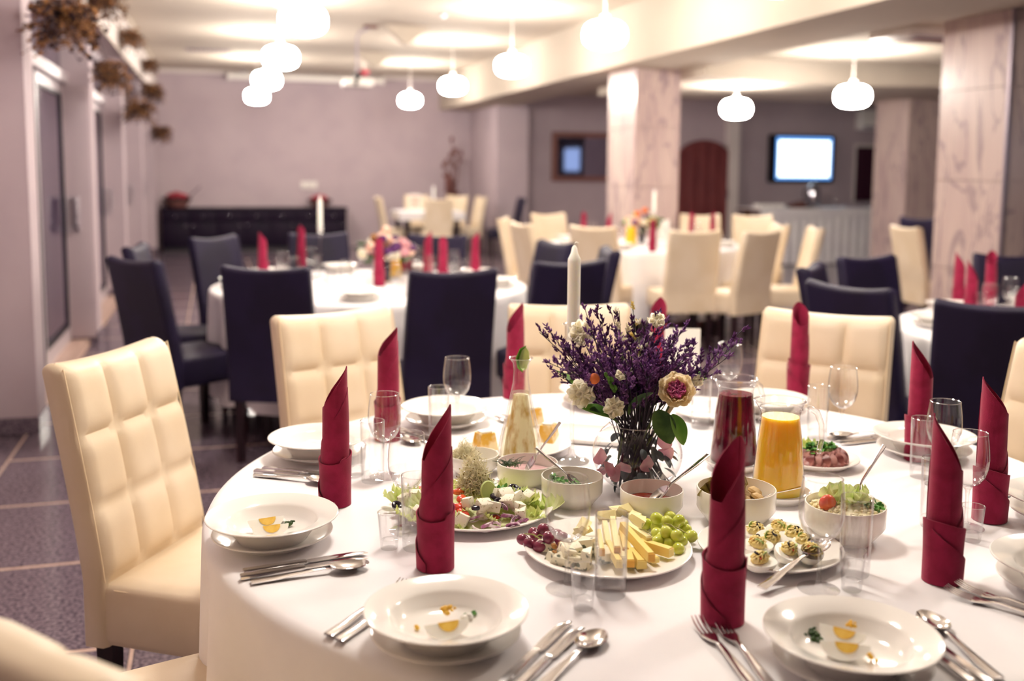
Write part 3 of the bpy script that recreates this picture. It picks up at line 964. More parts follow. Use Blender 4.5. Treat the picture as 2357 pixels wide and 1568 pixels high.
single('goblet', wgs, 'small clear goblet on the buffet table between the urn and the trays', 'glass', (9.42, 14.02, BT))

# ================================================================== DRIED FLOWERS ALONG THE LEFT WALL
def dried_bunch(seed, R):
    g = random.Random(seed)
    tw, br, dk = MB(), MB(), MB()
    for k in range(int(150)):
        a, e = g.uniform(0, 2 * PI), g.uniform(-0.9, 1.1)
        L = R * g.uniform(0.75, 1.25)
        d = Vector((math.cos(a) * math.cos(e), math.sin(a) * math.cos(e), math.sin(e) * 0.9 - 0.15))
        mid = d * L * 0.55 + Vector((g.uniform(-1, 1), g.uniform(-1, 1), g.uniform(-1, 1))) * R * 0.15
        end = d * L + Vector((0, 0, -0.12 * R))
        tw.tube([(0, 0, 0), mid, end], [0.004, 0.003, 0.0015], 4, False)
        tgt = br if g.random() < 0.6 else dk
        for _ in range(4):
            o = mid.lerp(end, g.uniform(0.35, 1.05)) + Vector((g.uniform(-1, 1), g.uniform(-1, 1), g.uniform(-1, 1))) * R * 0.07
            r = R * g.uniform(0.025, 0.075)
            tgt.ell(o, (r, r * g.uniform(0.5, 1), r * g.uniform(0.5, 1)), 6, 4)
    for _ in range(40):
        a, b2 = g.uniform(0, 2 * PI), g.uniform(0, PI)
        c = Vector((g.uniform(-0.4, 0.4), g.uniform(-0.4, 0.4), g.uniform(-0.35, 0.35))) * R
        br.torus((0, 0, 0), R * g.uniform(0.25, 0.45), 0.0025, 14, 4, rot(a, b2, 0, c))
    return tw.mesh('twigs', 'dry_d'), br.mesh('dry_blossoms', 'dry_b'), dk.mesh('dark_leaves', 'dry_d')


bun = [dried_bunch(21 + k, 0.20) for k in range(3)]
hook_me = MB().tube([(-0.20, 0, 0.02), (0.0, 0, 0.0)], 0.006, 6).mesh('hook', 'trim')
plaq_me = MB().rbox((-0.21, 0, 0.02), (0.03, 0.22, 0.16), 0.004).mesh('bracket', 'handle')
spots = [
    (148, 48, -0.72, 0.92, 'largest bunch of brown dried flowers hung on the nearest wall pier'),
    (256, 168, -0.74, 0.78, 'bunch of brown dried flowers hung on the second wall pier'),
    (320, 250, -0.74, 0.85, 'bunch of brown dried flowers hung on the third wall pier'),
    (370, 305, -0.75, 0.85, 'lowest bunch of brown dried flowers hung on the pier by the end wall'),
    (235, 0, -0.80, 0.90, 'bunch of dried flowers on the white lintel above the nearest glazed door'),
    (297, 85, -0.80, 0.72, 'small drooping dried flower bunch on a bracket on the white lintel'),
    (343, 150, -0.80, 0.70, 'smallest dark dried flower bunch on the white lintel near the end wall'),
    (350, 208, -0.76, 0.85, 'bunch of dried flowers under the lintel on the fourth wall pier'),
]
for k, (px, py, X_, sc, lb) in enumerate(spots):
    r_ = _ray(px, py)
    tt = X_ / r_[0]
    t = thing('dried_flower_bunch', lb, 'dried flowers', (X_, tt * r_[1], CAM_H + tt * r_[2]), 0.7 * k, None, sc)
    a, b, c = bun[k % 3]
    part(t, 'twigs', a, stuff=True)
    part(t, 'dry_blossoms', b, stuff=True)
    part(t, 'dark_leaves', c, stuff=True)
    if k in (0, 1, 2, 3, 7):      # hangs on a string from the edge of the lintel
        part(t, 'string', MB().tube([(0, 0, 0), ((-0.889 - X_) / sc, 0, (2.585 - t.location.z) / sc)], 0.004, 5).mesh('string', 'dry_d'), (0, 0, 0), (0, 0, -0.7 * k))
    h = part(t, 'hook', hook_me, (0, 0, 0), (0, 0, -0.7 * k))
    part(t, 'bracket', plaq_me if k > 3 else MB().ell((-0.13 / sc, 0, 0.02), (0.012, 0.012, 0.012), 6, 4).mesh('bracket', 'trim'), (0, 0, 0), (0, 0, -0.7 * k))

# ================================================================== CHAIRS
def back_x(z):
    return -0.19 - 0.10 * (max(0.0, (z - 0.46) / 0.52) ** 1.15)


def chair_parts(lea, quilt, seam):
    HW, TH = 0.216, 0.066
    NF = 36
    zs = [0.31 + (0.958 - 0.31) * j / 44 for j in range(45)]
    rows = [(z, 1.0, 1.0) for z in zs] + [(0.966, 0.93, 0.994), (0.972, 0.78, 0.985), (0.977, 0.56, 0.974), (0.9795, 0.30, 0.962), (0.980, 0.06, 0.955)]
    b = MB()
    loops = []
    for (z, kt, kw) in rows:
        w = HW * kw * (1 - 0.03 * max(0, (z - 0.46) / 0.52))
        t = TH * kt
        xm = back_x(z) - TH / 2
        lp = []
        for i in range(NF + 1):
            y = -w + 2 * w * i / NF
            x = xm + t / 2
            e = abs(y) / w
            if e > 0.93:
                x -= 0.009 * ((e - 0.93) / 0.07) ** 2
            if quilt and z > 0.475:
                fu, fv = ((y + w) / (2 * w) * 3) % 1.0, ((z - 0.475) / 0.505 * 3) % 1.0
                if i in (0, NF):
                    fu = 0.0
                x += 0.019 * (1 - abs(2 * fu - 1) ** 5) * (1 - abs(2 * fv - 1) ** 5) * kt * min(1.0, (1 - e) / 0.10)
            lp.append((x, y))
        for i in range(NF + 1):
            y = w - 2 * w * i / NF
            bow = 0.004 * (1 - (y / w) ** 2)
            x = xm - t / 2 - bow
            if i in (0, NF):
                x += 0.010
            lp.append((x, y))
        dz = [-(0.010 if quilt else 0.020) * (1 - (p[1] / w) ** 2) * max(0.0, (z - 0.8) / 0.18) for p in lp]
        loops.append([(p[0], p[1], z + d) for p, d in zip(lp, dz)])
    m = len(loops[0])
    vs = [v for lp in loops for v in lp]
    fs = [(j * m + i, j * m + (i + 1) % m, (j + 1) * m + (i + 1) % m, (j + 1) * m + i) for j in range(len(loops) - 1) for i in range(m)]
    fs.append(tuple(range(m - 1, -1, -1)))
    T0 = (len(loops) - 1) * m
    for i in range(NF):
        fs.append((T0 + i, T0 + i + 1, T0 + m - 2 - i, T0 + m - 1 - i))
    b.add(vs, fs)
    back = b.mesh('backrest', lea, angle=60)

    def seatf(u, v):      # closed, softly crowned seat block
        a = 2 * PI * u
        p = v
        cx, cy, hx, hy = 0.015, 0.0, 0.225, 0.212
        c, s_ = math.cos(a), math.sin(a)
        k = 1.0 / max(abs(c), abs(s_))
        sx, sy = c * k, s_ * k
        rr = 0.10
        sx, sy = (sx * (1 - rr) + c * rr * 1.2), (sy * (1 - rr) + s_ * rr * 1.2)
        prof = [(0.0, 0.315), (0.97, 0.315), (1.0, 0.33), (1.0, 0.435), (0.99, 0.452), (0.955, 0.463), (0.6, 0.474), (0.0, 0.478)]
        f = p * (len(prof) - 1)
        j = min(int(f), len(prof) - 2)
        q = f - j
        r = prof[j][0] * (1 - q) + prof[j + 1][0] * q
        z = prof[j][1] * (1 - q) + prof[j + 1][1] * q
        return (cx + hx * sx * r, cy + hy * sy * r, z)
    seat = MB().grid(seatf, 48, 14, True).mesh('seat', lea, angle=50)
    sm = MB()
    for s in (-1, 1):
        sm.tube([(back_x(z) + 0.001, s * (HW * 0.985) * (1 - 0.03 * max(0, (z - 0.46) / 0.52)), z) for z in [0.47 + 0.5 * i / 12 for i in range(13)]], 0.0016, 5)
    sm.tube([(back_x(0.966) - 0.003, -HW * 0.95 + 2 * HW * 0.95 * i / 12, 0.967 - 0.010 * (1 - ((-0.95 + 1.9 * i / 12)) ** 2)) for i in range(13)], 0.0016, 5)
    sm.tube([(0.015 + 0.2195, -0.19, 0.452), (0.015 + 0.2195, 0.19, 0.452)], 0.0014, 5)
    for s in (-1, 1):
        sm.tube([(-0.17, s * 0.2085, 0.452), (0.215, s * 0.2085, 0.452)], 0.0014, 5)
    seam_me = sm.mesh('seam', seam)
    lg = MB().add([(-0.022, -0.022, 0.33), (0.022, -0.022, 0.33), (0.022, 0.022, 0.33), (-0.022, 0.022, 0.33),
                   (-0.017, -0.017, 0), (0.017, -0.017, 0), (0.017, 0.017, 0), (-0.017, 0.017, 0)],
                  [(0, 1, 2, 3), (7, 6, 5, 4), (0, 4, 5, 1), (1, 5, 6, 2), (2, 6, 7, 3), (3, 7, 4, 0)]).mesh('leg', 'dark_wood', False)
    P = [('seat', seat), ('backrest', back, (0, 0, 0), (0, 0, 0), [('seam', seam_me)])]
    for sx in (-0.215, 0.205):
        for sy in (-0.17, 0.17):
            P.append(('leg', lg, (sx, sy, 0)))
    return P


CREAM = chair_parts('cream_lea', True, 'thread')
CREAM_B = chair_parts('cream_lea', False, 'thread')
DARK = chair_parts('dark_lea', False, 'thread_dark')


def chair(kind, topmid, d, label, group=None, name='dining_chair'):
    """topmid: where the middle of the top rail stands (x, y); d: direction the chair faces"""
    d = Vector((d[0], d[1])).normalized()
    o = Vector((topmid[0], topmid[1])) + d * 0.32
    return kit(kind, name, label, 'chair', (o.x, o.y, 0), math.atan2(d.y, d.x), group)


# ================================================================== TABLES AND CLOTHS
def cloth_mesh(R, zt, zb, nf, seed, amp=0.045):
    g = random.Random(seed)
    ph = [g.uniform(0, 2 * PI) for _ in range(6)]
    NT = 240
    prof = [(0.0, zt), (0.3 * R, zt), (0.6 * R, zt), (0.85 * R, zt), (0.955 * R, zt), (0.985 * R, zt - 0.001), (R, zt - 0.006), (R + 0.006, zt - 0.018)]
    nd = 16
    for k in range(1, nd + 1):
        q = k / nd
        prof.append((R + 0.006 + 0.012 * q, zt - 0.018 - (zt - 0.018 - zb) * q))
    b = MB()
    vs, fs = [], []
    for j, (r, z) in enumerate(prof):
        q = max(0.0, (zt - 0.018 - z) / (zt - 0.018 - zb))
        for i in range(NT):
            a = 2 * PI * i / NT
            wv = math.sin(nf * a + ph[0] + 0.7 * math.sin(2 * a + ph[1])) + 0.45 * math.sin((nf * 1.618 // 1) * a + ph[2])
            wv = wv / 1.45
            wv = math.copysign(abs(wv) ** 0.75, wv)
            rr = r + amp * (q ** 0.7) * (wv - 0.25) if q > 0 else r
            vs.append((rr * math.cos(a), rr * math.sin(a), z))
    for j in range(len(prof) - 1):
        for i in range(NT):
            i2 = (i + 1) % NT
            if j == 0:
                fs.append((i, NT + i, NT + i2))
            else:
                fs.append((j * NT + i, j * NT + i2, (j + 1) * NT + i2, (j + 1) * NT + i))
    bm = MB().add(vs, fs)
    return bm.mesh('tablecloth', 'cloth', angle=70)


def round_table(cx, cy, R, label_t, label_c, seed, zb=0.16):
    t = thing('banquet_table', label_t, 'table', (cx, cy, 0))
    part(t, 'tabletop', MB().lathe([(0, 0.715), (R - 0.012, 0.715), (R - 0.008, 0.72), (R - 0.008, 0.742), (0, 0.742)], 48).mesh('tabletop', 'table_wood'))
    lg = MB().lathe([(0, 0), (0.03, 0), (0.028, 0.70), (0.04, 0.715), (0, 0.715)], 12).mesh('leg', 'table_wood')
    for k in range(4):
        a = PI / 4 + k * PI / 2
        part(t, 'leg', lg, (0.6 * math.cos(a), 0.6 * math.sin(a), 0))
    single('tablecloth', cloth_mesh(R, 0.75, zb, 17, seed), label_c, 'tablecloth', (cx, cy, 0))


TZ = 0.75
C0 = Vector((0.915, 1.988))
round_table(C0.x, C0.y, 0.948, 'round banquet table set with food, under the nearest white cloth', 'white cloth draped over the food-laden front table', 1, 0.10)

# ================================================================== TABLEWARE KITS
soup_me = MB().lathe([(0, 0.002), (0.058, 0.002), (0.060, 0.0), (0.064, 0.0), (0.066, 0.004), (0.076, 0.018), (0.084, 0.031), (0.119, 0.0425), (0.1205, 0.0435), (0.1205, 0.045),
                      (0.119, 0.0458), (0.086, 0.0365), (0.081, 0.032), (0.073, 0.016), (0.060, 0.0095), (0, 0.008)], 64).mesh('soup_plate', 'china')
flat_me = MB().lathe([(0, 0.002), (0.064, 0.002), (0.066, 0.0), (0.070, 0.0), (0.072, 0.004), (0.108, 0.019), (0.110, 0.0205), (0.1095, 0.022), (0.107, 0.0225), (0.074, 0.0085), (0, 0.0075)], 64).mesh('dinner_plate', 'china')


def strip(b, pts, ws, ths):
    """flat bar swept along points: half-width ws in Y, thickness ths"""
    vs, fs = [], []
    for p, w, t in zip(pts, ws, ths):
        for (a, c) in ((-1, -0.35), (-0.8, -0.5), (0.8, -0.5), (1, -0.35), (1, 0.2), (0.75, 0.5), (-0.75, 0.5), (-1, 0.2)):
            vs.append((p[0], p[1] + a * w, p[2] + c * t))
    for j in range(len(pts) - 1):
        for k in range(8):
            fs.append((j * 8 + k, j * 8 + (k + 1) % 8, (j + 1) * 8 + (k + 1) % 8, (j + 1) * 8 + k))
    fs.append(tuple(range(7, -1, -1)))
    fs.append(tuple(range((len(pts) - 1) * 8, len(pts) * 8)))
    b.add(vs, fs)


def handle_mesh(m='steel', L=0.135):
    b = MB()
    strip(b, [(-0.10, 0, 0.0035), (-0.098, 0, 0.0035), (-0.06, 0, 0.0045), (-0.01, 0, 0.008), (0.02, 0, 0.0095), (L - 0.10, 0, 0.0075)],
          [0.0085, 0.009, 0.0082, 0.0052, 0.0036, 0.0034], [0.003, 0.0034, 0.0034, 0.003, 0.003, 0.003])
    return b.mesh('handle', m)


cut_handle = handle_mesh()
bowl_b = MB().grid(lambda u, v: (0.067 + (0.033 if math.cos(2 * PI * u) > 0 else 0.035) * v * math.cos(2 * PI * u), 0.0215 * v * math.sin(2 * PI * u) * (1 - 0.10 * v * math.cos(2 * PI * u)),
                                 0.0112 - 0.0095 * (1 - v ** 2.4)), 28, 8, True)
spoon_bowl = bowl_b.mesh('bowl', 'steel', solid=0.0012)
fh = MB()
strip(fh, [(0.030, 0, 0.0075), (0.045, 0, 0.0055), (0.055, 0, 0.005), (0.062, 0, 0.0055)], [0.0038, 0.009, 0.0118, 0.0122], [0.003, 0.002, 0.0018, 0.0018])
for k in range(4):
    y = -0.0096 + 0.0064 * k
    strip(fh, [(0.060, y, 0.0055), (0.075, y, 0.0065), (0.09, y, 0.0095), (0.104, y * 0.96, 0.0155)], [0.0017, 0.0016, 0.0014, 0.0006], [0.0019, 0.0018, 0.0016, 0.0008])
fork_head = fh.mesh('tines', 'steel')
kh = MB()
strip(kh, [(-0.105, 0, 0.0045), (-0.103, 0, 0.0045), (-0.05, 0, 0.0045), (0.0, 0, 0.0045), (0.004, 0, 0.0045)], [0.006, 0.0072, 0.0068, 0.006, 0.005], [0.006, 0.0078, 0.0078, 0.007, 0.006])
knife_handle = kh.mesh('handle', 'steel')
kb = MB()
strip(kb, [(0.002, 0, 0.0045), (0.012, 0.0005, 0.0045), (0.06, 0.001, 0.0045), (0.09, 0.001, 0.0045), (0.108, -0.002, 0.0045), (0.114, -0.005, 0.0045)], [0.0045, 0.0088, 0.0092, 0.0086, 0.0052, 0.001], [0.0026, 0.0018, 0.0015, 0.0014, 0.0012, 0.0006])
knife_blade = kb.mesh('blade', 'steel')
SPOON = [('handle', cut_handle), ('bowl', spoon_bowl)]
FORK = [('handle', cut_handle), ('tines', fork_head)]
KNIFE = [('handle', knife_handle), ('blade', knife_blade)]

# ---- glassware
rim = lambda r, z: MB().torus((0, 0, z), r, 0.0009, 36, 6)
WINE = [('foot', MB().lathe([(0, 0.0005), (0.034, 0.0005), (0.0345, 0.0015), (0.022, 0.0032), (0.008, 0.007), (0.0045, 0.014)], 36).mesh('foot', 'glass')),
        ('stem', MB().lathe([(0.0045, 0.012), (0.0036, 0.03), (0.0036, 0.062), (0.0048, 0.075), (0.010, 0.083), (0.0, 0.083)], 14).mesh('stem', 'solid')),
        ('bowl', MB().lathe([(0.0, 0.084), (0.010, 0.084), (0.022, 0.091), (0.031, 0.104), (0.0362, 0.122), (0.0372, 0.140), (0.0358, 0.160), (0.0335, 0.178), (0.0318, 0.190)], 40)
         .lathe([(0.0, 0.0865), (0.010, 0.0868), (0.021, 0.094), (0.030, 0.107), (0.035, 0.123)], 40).mesh('bowl', 'glass')),
        ('rim', rim(0.0318, 0.190).mesh('rim', 'glass_b'))]
TUMB = [('base', MB().lathe([(0, 0.0), (0.0235, 0.0), (0.0250, 0.003), (0.0255, 0.016), (0.0235, 0.020), (0, 0.017)], 36).mesh('base', 'solid')),
        ('wall', MB().lathe([(0.0255, 0.016), (0.0272, 0.137)], 40).lathe([(0.0236, 0.020), (0.0260, 0.137)], 40).mesh('wall', 'glass')),
        ('rim', rim(0.0266, 0.137).mesh('rim', 'glass_b'))]
SHOT = [('base', MB().lathe([(0, 0.0), (0.0150, 0.0), (0.0162, 0.002), (0.0168, 0.014), (0.0150, 0.017), (0, 0.014)], 30).mesh('base', 'solid')),
        ('wall', MB().lathe([(0.0168, 0.013), (0.0212, 0.068)], 36).lathe([(0.0152, 0.017), (0.0202, 0.068)], 36).mesh('wall', 'glass')),
        ('rim', rim(0.0207, 0.068).mesh('rim', 'glass_b'))]


# ---- rolled napkins
def napkin_parts(peak=0.0, var=0):
    H_, R_, drop = 0.288, 0.0285, (0.085, 0.095, 0.07)[var]
    b = MB()

    def f(u, v):
        th = u * 2 * PI * 1.3
        d = abs(((th - peak + PI) % (2 * PI)) - PI)
        zt = H_ - drop * min(1.0, (d / 2.7)) ** 1.25
        z = v * zt
        r = R_ * (1.0 - 0.10 * v) * (0.955 + 0.045 * u * 1.3)
        return (r * math.cos(th), r * math.sin(th), z)
    b.grid(f, 64, 12)
    roll = b.mesh('roll', 'napkin', solid=0.0012, angle=60)
    k = MB()

    def g(u, v):
        th = peak + 2.2 + u * 3.9
        z0 = 0.085
        z1 = 0.10 + (0.145, 0.115, 0.155)[var] * (u ** 1.2)
        z = z0 + (z1 - z0) * v
        r = R_ * (1.0 - 0.10 * z / H_) * 1.045 + 0.0012 * math.sin(PI * v)
        return (r * math.cos(th), r * math.sin(th), z)
    k.grid(g, 40, 8)
    fold = k.mesh('wrap_fold', 'napkin', solid=0.0016, angle=60)
    c = MB()

    def h(u, v):
        th = peak - 1.2 + u * 2 * PI * 1.06
        zt = 0.101 + 0.010 * math.sin(th * 1.0 + 0.6) + (0.006 if u > 0.93 else 0)
        z = 0.0005 + (zt - 0.0005) * v
        r = R_ * 1.10 * (1 + 0.035 * u) + 0.0022 * v ** 3 + 0.0012 * math.sin(3 * th) * v
        return (r * math.cos(th), r * math.sin(th), z)
    c.grid(h, 56, 8)
    cuff = c.mesh('cuff', 'napkin', solid=0.0018, angle=60)
    e = MB()

    def m_(u, v):
        th = peak + 1.0 + u * 3.0
        z1 = 0.098 - 0.080 * u
        z = 0.002 + (z1 - 0.002) * v
        r = R_ * 1.10 * 1.055 + 0.0014 + 0.0015 * v
        return (r * math.cos(th), r * math.sin(th), z)
    e.grid(m_, 32, 6)
    cf = e.mesh('cuff_fold', 'napkin', solid=0.0014, angle=60)
    return [('roll', roll), ('wrap_fold', fold), ('cuff', cuff), ('cuff_fold', cf)]


NAP = [napkin_parts(0.0, 0), napkin_parts(0.0, 1), napkin_parts(0.0, 2)]
CAMR = math.atan2(CR[1][0], CR[0][0])          # heading of "to the right in the photograph" on the floor


# ---- bowls
def bowl_meshes(R, Hh):
    p = [(0, 0.003), (R * 0.60, 0.003), (R * 0.62, 0.0), (R * 0.68, 0.0), (R * 0.70, 0.004), (R * 0.93, Hh * 0.36), (R * 0.99, Hh * 0.46), (R, Hh * 0.98), (R * 0.99, Hh), (R * 0.965, Hh),
         (R * 0.955, Hh * 0.48), (R * 0.88, Hh * 0.36), (R * 0.62, Hh * 0.12), (0, Hh * 0.09)]
    return MB().lathe(p, 56).mesh('bowl', 'china2')


def platter_mesh(R, m='china'):
    p = [(0, 0.002), (R * 0.66, 0.002), (R * 0.67, 0.0), (R * 0.71, 0.0), (R * 0.73, 0.004), (R * 0.985, 0.017), (R, 0.0185), (R * 0.998, 0.0205), (R * 0.98, 0.021), (R * 0.74, 0.0085), (0, 0.0075)]
    return MB().lathe(p, 72).mesh('platter', m)


def ruffle_leaf(sz, m, seed, waves=7, amp=0.16, span=1.25, nm='leaf', up=0.35):
    g = random.Random(seed)
    ph = g.uniform(0, 6)

    def f(u, v):
        a = (u - 0.5) * 2 * span
        r = 0.12 + 0.88 * v
        wob = amp * v * v * (math.sin(waves * a * 2 + ph) + 0.6 * math.sin(waves * 3.3 * a + ph * 2))
        return (sz * r * math.cos(a), sz * r * math.sin(a), sz * (up * v * v + wob))
    return MB().grid(f, 26, 7).mesh(nm, m, angle=80)


def leaf_mesh(L, Wd, m, curl=0.15, nm='leaf', lobes=0.0):
    def f(u, v):
        x = L * u
        hw = Wd * (math.sin(PI * min(1, u * 0.97 + 0.03)) ** 0.65) * (1 + lobes * math.sin(u * 26))
        y = hw * (v * 2 - 1)
        return (x, y, -curl * L * u * u + 0.25 * abs(y) * (1 if u < 0.95 else 0.6))
    return MB().grid(f, 16, 6).mesh(nm, m, angle=80)


def parsley_mesh(sz, seed, m='parsley'):
    g = random.Random(seed)
    b = MB()
    for k in range(9):
        a, e = g.uniform(0, 2 * PI), g.uniform(0.1, 0.9)
        o = Vector((math.cos(a) * math.cos(e), math.sin(a) * math.cos(e), math.sin(e))) * sz * g.uniform(0.3, 0.8)
        b.tube([(0, 0, 0), o], 0.0008, 4, False)
        ph = g.uniform(0, 6)

        def f(u, v):
            t = (u - 0.5) * 3.6
            r = sz * 0.55 * v * (0.72 + 0.28 * math.cos(5 * t))
            return (r * math.cos(t), r * math.sin(t), sz * 0.10 * v * math.sin(4 * t + ph))
        b.grid(f, 22, 3, False, rot(g.uniform(-0.7, 0.7), g.uniform(-0.7, 0.7), a, o))
    return b.mesh('parsley_sprig', m, angle=80)


PARS = [parsley_mesh(0.022, s) for s in (1, 2, 3)]
LETT = [ruffle_leaf(0.055, 'lettuce', 3), ruffle_leaf(0.05, 'lettuce_p', 4), ruffle_leaf(0.05, 'lettuce', 5, 9, 0.2)]

# ================================================================== FRONT TABLE: PLACE SETTINGS
def polar(r, deg):
    return Vector((C0.x + r * math.cos(math.radians(deg)), C0.y + r * math.sin(math.radians(deg)), TZ))


SEATS = [
    (225, onz(1027, 1402, 0.80), 'before the cheese platter'),
    (265, onz(1960, 1458, 0.80), 'before the stuffed egg platter'),
    (188, onz(627, 1186, 0.80), 'before the feta salad platter'),
    (149, onz(735, 1005, 0.80), 'before the aisle-side quilted chair'),
    (117, onz(1027, 935, 0.80), 'behind the aspic plate'),
    (80, polar(0.76, 78), 'behind the tall candle'),
    (42, polar(0.77, 42), 'behind the orange juice jug'),
    (5, onz(2128, 1000, 0.80), 'beyond the roast meat plate'),
    (332, onz(2462, 1142, 0.80), 'between the two right-hand napkins'),
    (300, onz(2462, 1292, 0.80), 'beside the creamy salad bowl'),
]


def egg_wedge_meshes(ang=2.0):
    A, Bx = 0.0205, 0.028
    prof = []
    N = 14
    for i in range(N + 1):
        t = PI * i / N
        x = -Bx * math.cos(t)
        r = A * math.sin(t) * (1 + 0.12 * math.cos(t))
        prof.append((max(r, 0), x))
    b = MB()
    seg = 10
    for i in range(seg + 1):
        a = -ang / 2 + ang * i / seg
        b.v += [(x, r * math.sin(a), -r * math.cos(a)) for (r, x) in prof]
    m = N + 1
    for i in range(seg):
        for j in range(N):
            b.f.append((i * m + j, i * m + j + 1, (i + 1) * m + j + 1, (i + 1) * m + j))
    b.f.append(tuple(range(m)))
    b.f.append(tuple(range(seg * m + m - 1, seg * m - 1, -1)))
    white = b.mesh('egg_white', 'egg_w', angle=35)
    y = MB()
    an2 = ang + 0.10
    R2 = 0.0125
    for i in range(seg + 1):
        a = -an2 / 2 + an2 * i / seg
        y.v += [(-R2 * math.cos(PI * j / 8) * 1.05 + 0.002, R2 * math.sin(PI * j / 8) * math.sin(a), -R2 * math.sin(PI * j / 8) * math.cos(a) + 0.0006) for j in range(9)]
    for i in range(seg):
        for j in range(8):
            y.f.append((i * 9 + j, i * 9 + j + 1, (i + 1) * 9 + j + 1, (i + 1) * 9 + j))
    y.f.append(tuple(range(9)))
    y.f.append(tuple(range(seg * 9 + 8, seg * 9 - 1, -1)))
    return white, y.mesh('yolk', 'yolk', angle=35)


EGGW, EGGY = egg_wedge_meshes(1.75)
crumb_me = bloom_cluster(16, 0.013, 0.0018, 0.0045, 'parsley', 8, 0.6)
crumb_d = bloom_cluster(14, 0.013, 0.0016, 0.004, 'leaf_d', 9, 0.6)
ycrumb = bloom_cluster(12, 0.008, 0.002, 0.0045, 'yolk', 10, 0.8)


def egg_wedge(loc, rz, roll, label):
    t = thing('egg_wedge', label, 'egg', loc, 0, None, 1.2, (roll, 0, rz))
    part(t, 'egg_white', EGGW)
    part(t, 'yolk', EGGY)
    return t


for (deg, p, ph) in SEATS:
    px, py = p.x, p.y
    single('dinner_plate', flat_me, 'white flat plate under the soup plate %s' % ph, 'plate', (px, py, TZ))
    single('soup_plate', soup_me, 'white deep-rimmed soup plate on a flat plate %s' % ph, 'plate', (px, py, TZ + 0.0078))
    th = math.radians(deg)
    d = Vector((-math.cos(th), -math.sin(th)))
    rgt = Vector((d.y, -d.x))
    hd = math.atan2(d.y, d.x)

    def lay(kitp, nm, off, sh, lb, cat, jit=0.0):
        q = Vector((px, py)) + rgt * off + d * sh
        return kit(kitp, nm, lb, cat, (q.x, q.y, TZ + 0.0005), hd + jit)
    if deg in (42, 80):
        continue
    if deg != 300:
        lay(KNIFE, 'table_knife', 0.133, 0.028, 'inner steel table knife right of the soup plate %s' % ph, 'knife', 0.02)
    if deg != 300:
        lay(KNIFE, 'table_knife', 0.157, 0.020, 'outer steel table knife right of the soup plate %s' % ph, 'knife', 0.0)
    if deg not in (300, 332):
        lay(SPOON, 'soup_spoon', 0.187, 0.028, 'steel soup spoon right of the soup plate %s' % ph, 'spoon', -0.06)
    if deg not in (149, 5, 332):
        sh = {188: 0.045, 225: 0.02, 265: 0.055}.get(deg, 0.03)
        lay(FORK, 'table_fork', -0.132, sh, 'inner steel table fork left of the soup plate %s' % ph, 'fork', -0.03)
        lay(FORK, 'table_fork', -0.160, sh + 0.005, 'outer steel table fork left of the soup plate %s' % ph, 'fork', 0.02)

# what lies in the soup plates
SW = TZ + 0.0078 + 0.009


def well(px, py, dz=0.0):
    return onz(px, py, SW + dz)


q = well(1028, 1432, 0.0235)
egg_wedge(q, 0.1, 0.12, 'broken egg wedge on the soup plate before the cheese platter')
single('yolk_crumb', ycrumb, 'crumbled yolk on the egg wedge before the cheese platter', 'egg', well(1032, 1408, 0.022), (0, 0, 0), None, 1.2)
single('egg_crumb', bloom_cluster(6, 0.008, 0.004, 0.007, 'egg_w', 31), 'crumbled egg white on the soup plate before the cheese platter', 'egg', well(1077, 1425, 0.002))
single('parsley_crumb', crumb_me, 'chopped parsley on the soup plate before the cheese platter', 'parsley', well(1082, 1416, 0.004), (0, 0, 0.3), None, (0.9, 0.45, 0.5))
single('yolk_crumb', bloom_cluster(5, 0.005, 0.002, 0.004, 'yolk', 33), 'tiny loose yolk crumb on the soup plate before the cheese platter', 'egg', well(963, 1446, 0.002))
egg_wedge(well(612, 1193, 0.0235), 0.2, 0.12, 'rear egg wedge of two on the soup plate before the feta salad platter')
egg_wedge(well(622, 1210, 0.0235), 0.15, 0.12, 'front egg wedge of two on the soup plate before the feta salad platter')
single('parsley_crumb', crumb_d, 'chopped dark parsley on the soup plate before the feta salad platter', 'parsley', well(664, 1211, 0.002), (0, 0, 0), None, 1.15)
single('egg_crumb', bloom_cluster(6, 0.006, 0.003, 0.006, 'egg_w', 35), 'crumbled egg white on the soup plate before the feta salad platter', 'egg', well(654, 1203, 0.002))
egg_wedge(well(1945, 1480, 0.0235), -0.55, 0.12, 'front egg wedge of two on the soup plate before the stuffed egg platter')
egg_wedge(well(1940, 1448, 0.0235), -0.9, 0.12, 'rear egg wedge of two on the soup plate before the stuffed egg platter')
single('yolk_crumb', ycrumb, 'crumbled yolk beside the egg wedges before the stuffed egg platter', 'egg', well(1958, 1440, 0.016), (0, 0, 1.0), None, 0.9)
single('parsley_crumb', crumb_d, 'chopped dark parsley on the soup plate before the stuffed egg platter', 'parsley', well(1876, 1467, 0.002), (0, 0, 1), None, 1.25)
single('yolk_crumb', bloom_cluster(5, 0.006, 0.002, 0.004, 'yolk', 36), 'tiny loose yolk crumb on the soup plate before the stuffed egg platter', 'egg', well(2010, 1517, 0.002))
single('parsley_crumb', crumb_d, 'chopped parsley on the soup plate between the two right-hand napkins', 'parsley', well(2346, 1126, 0.002), (0, 0, 1), None, 0.9)
single('egg_crumb', bloom_cluster(6, 0.008, 0.004, 0.008, 'yolk', 37), 'bit of egg yolk on the plate before the aisle-side quilted chair', 'egg', well(740, 1012, 0.002))

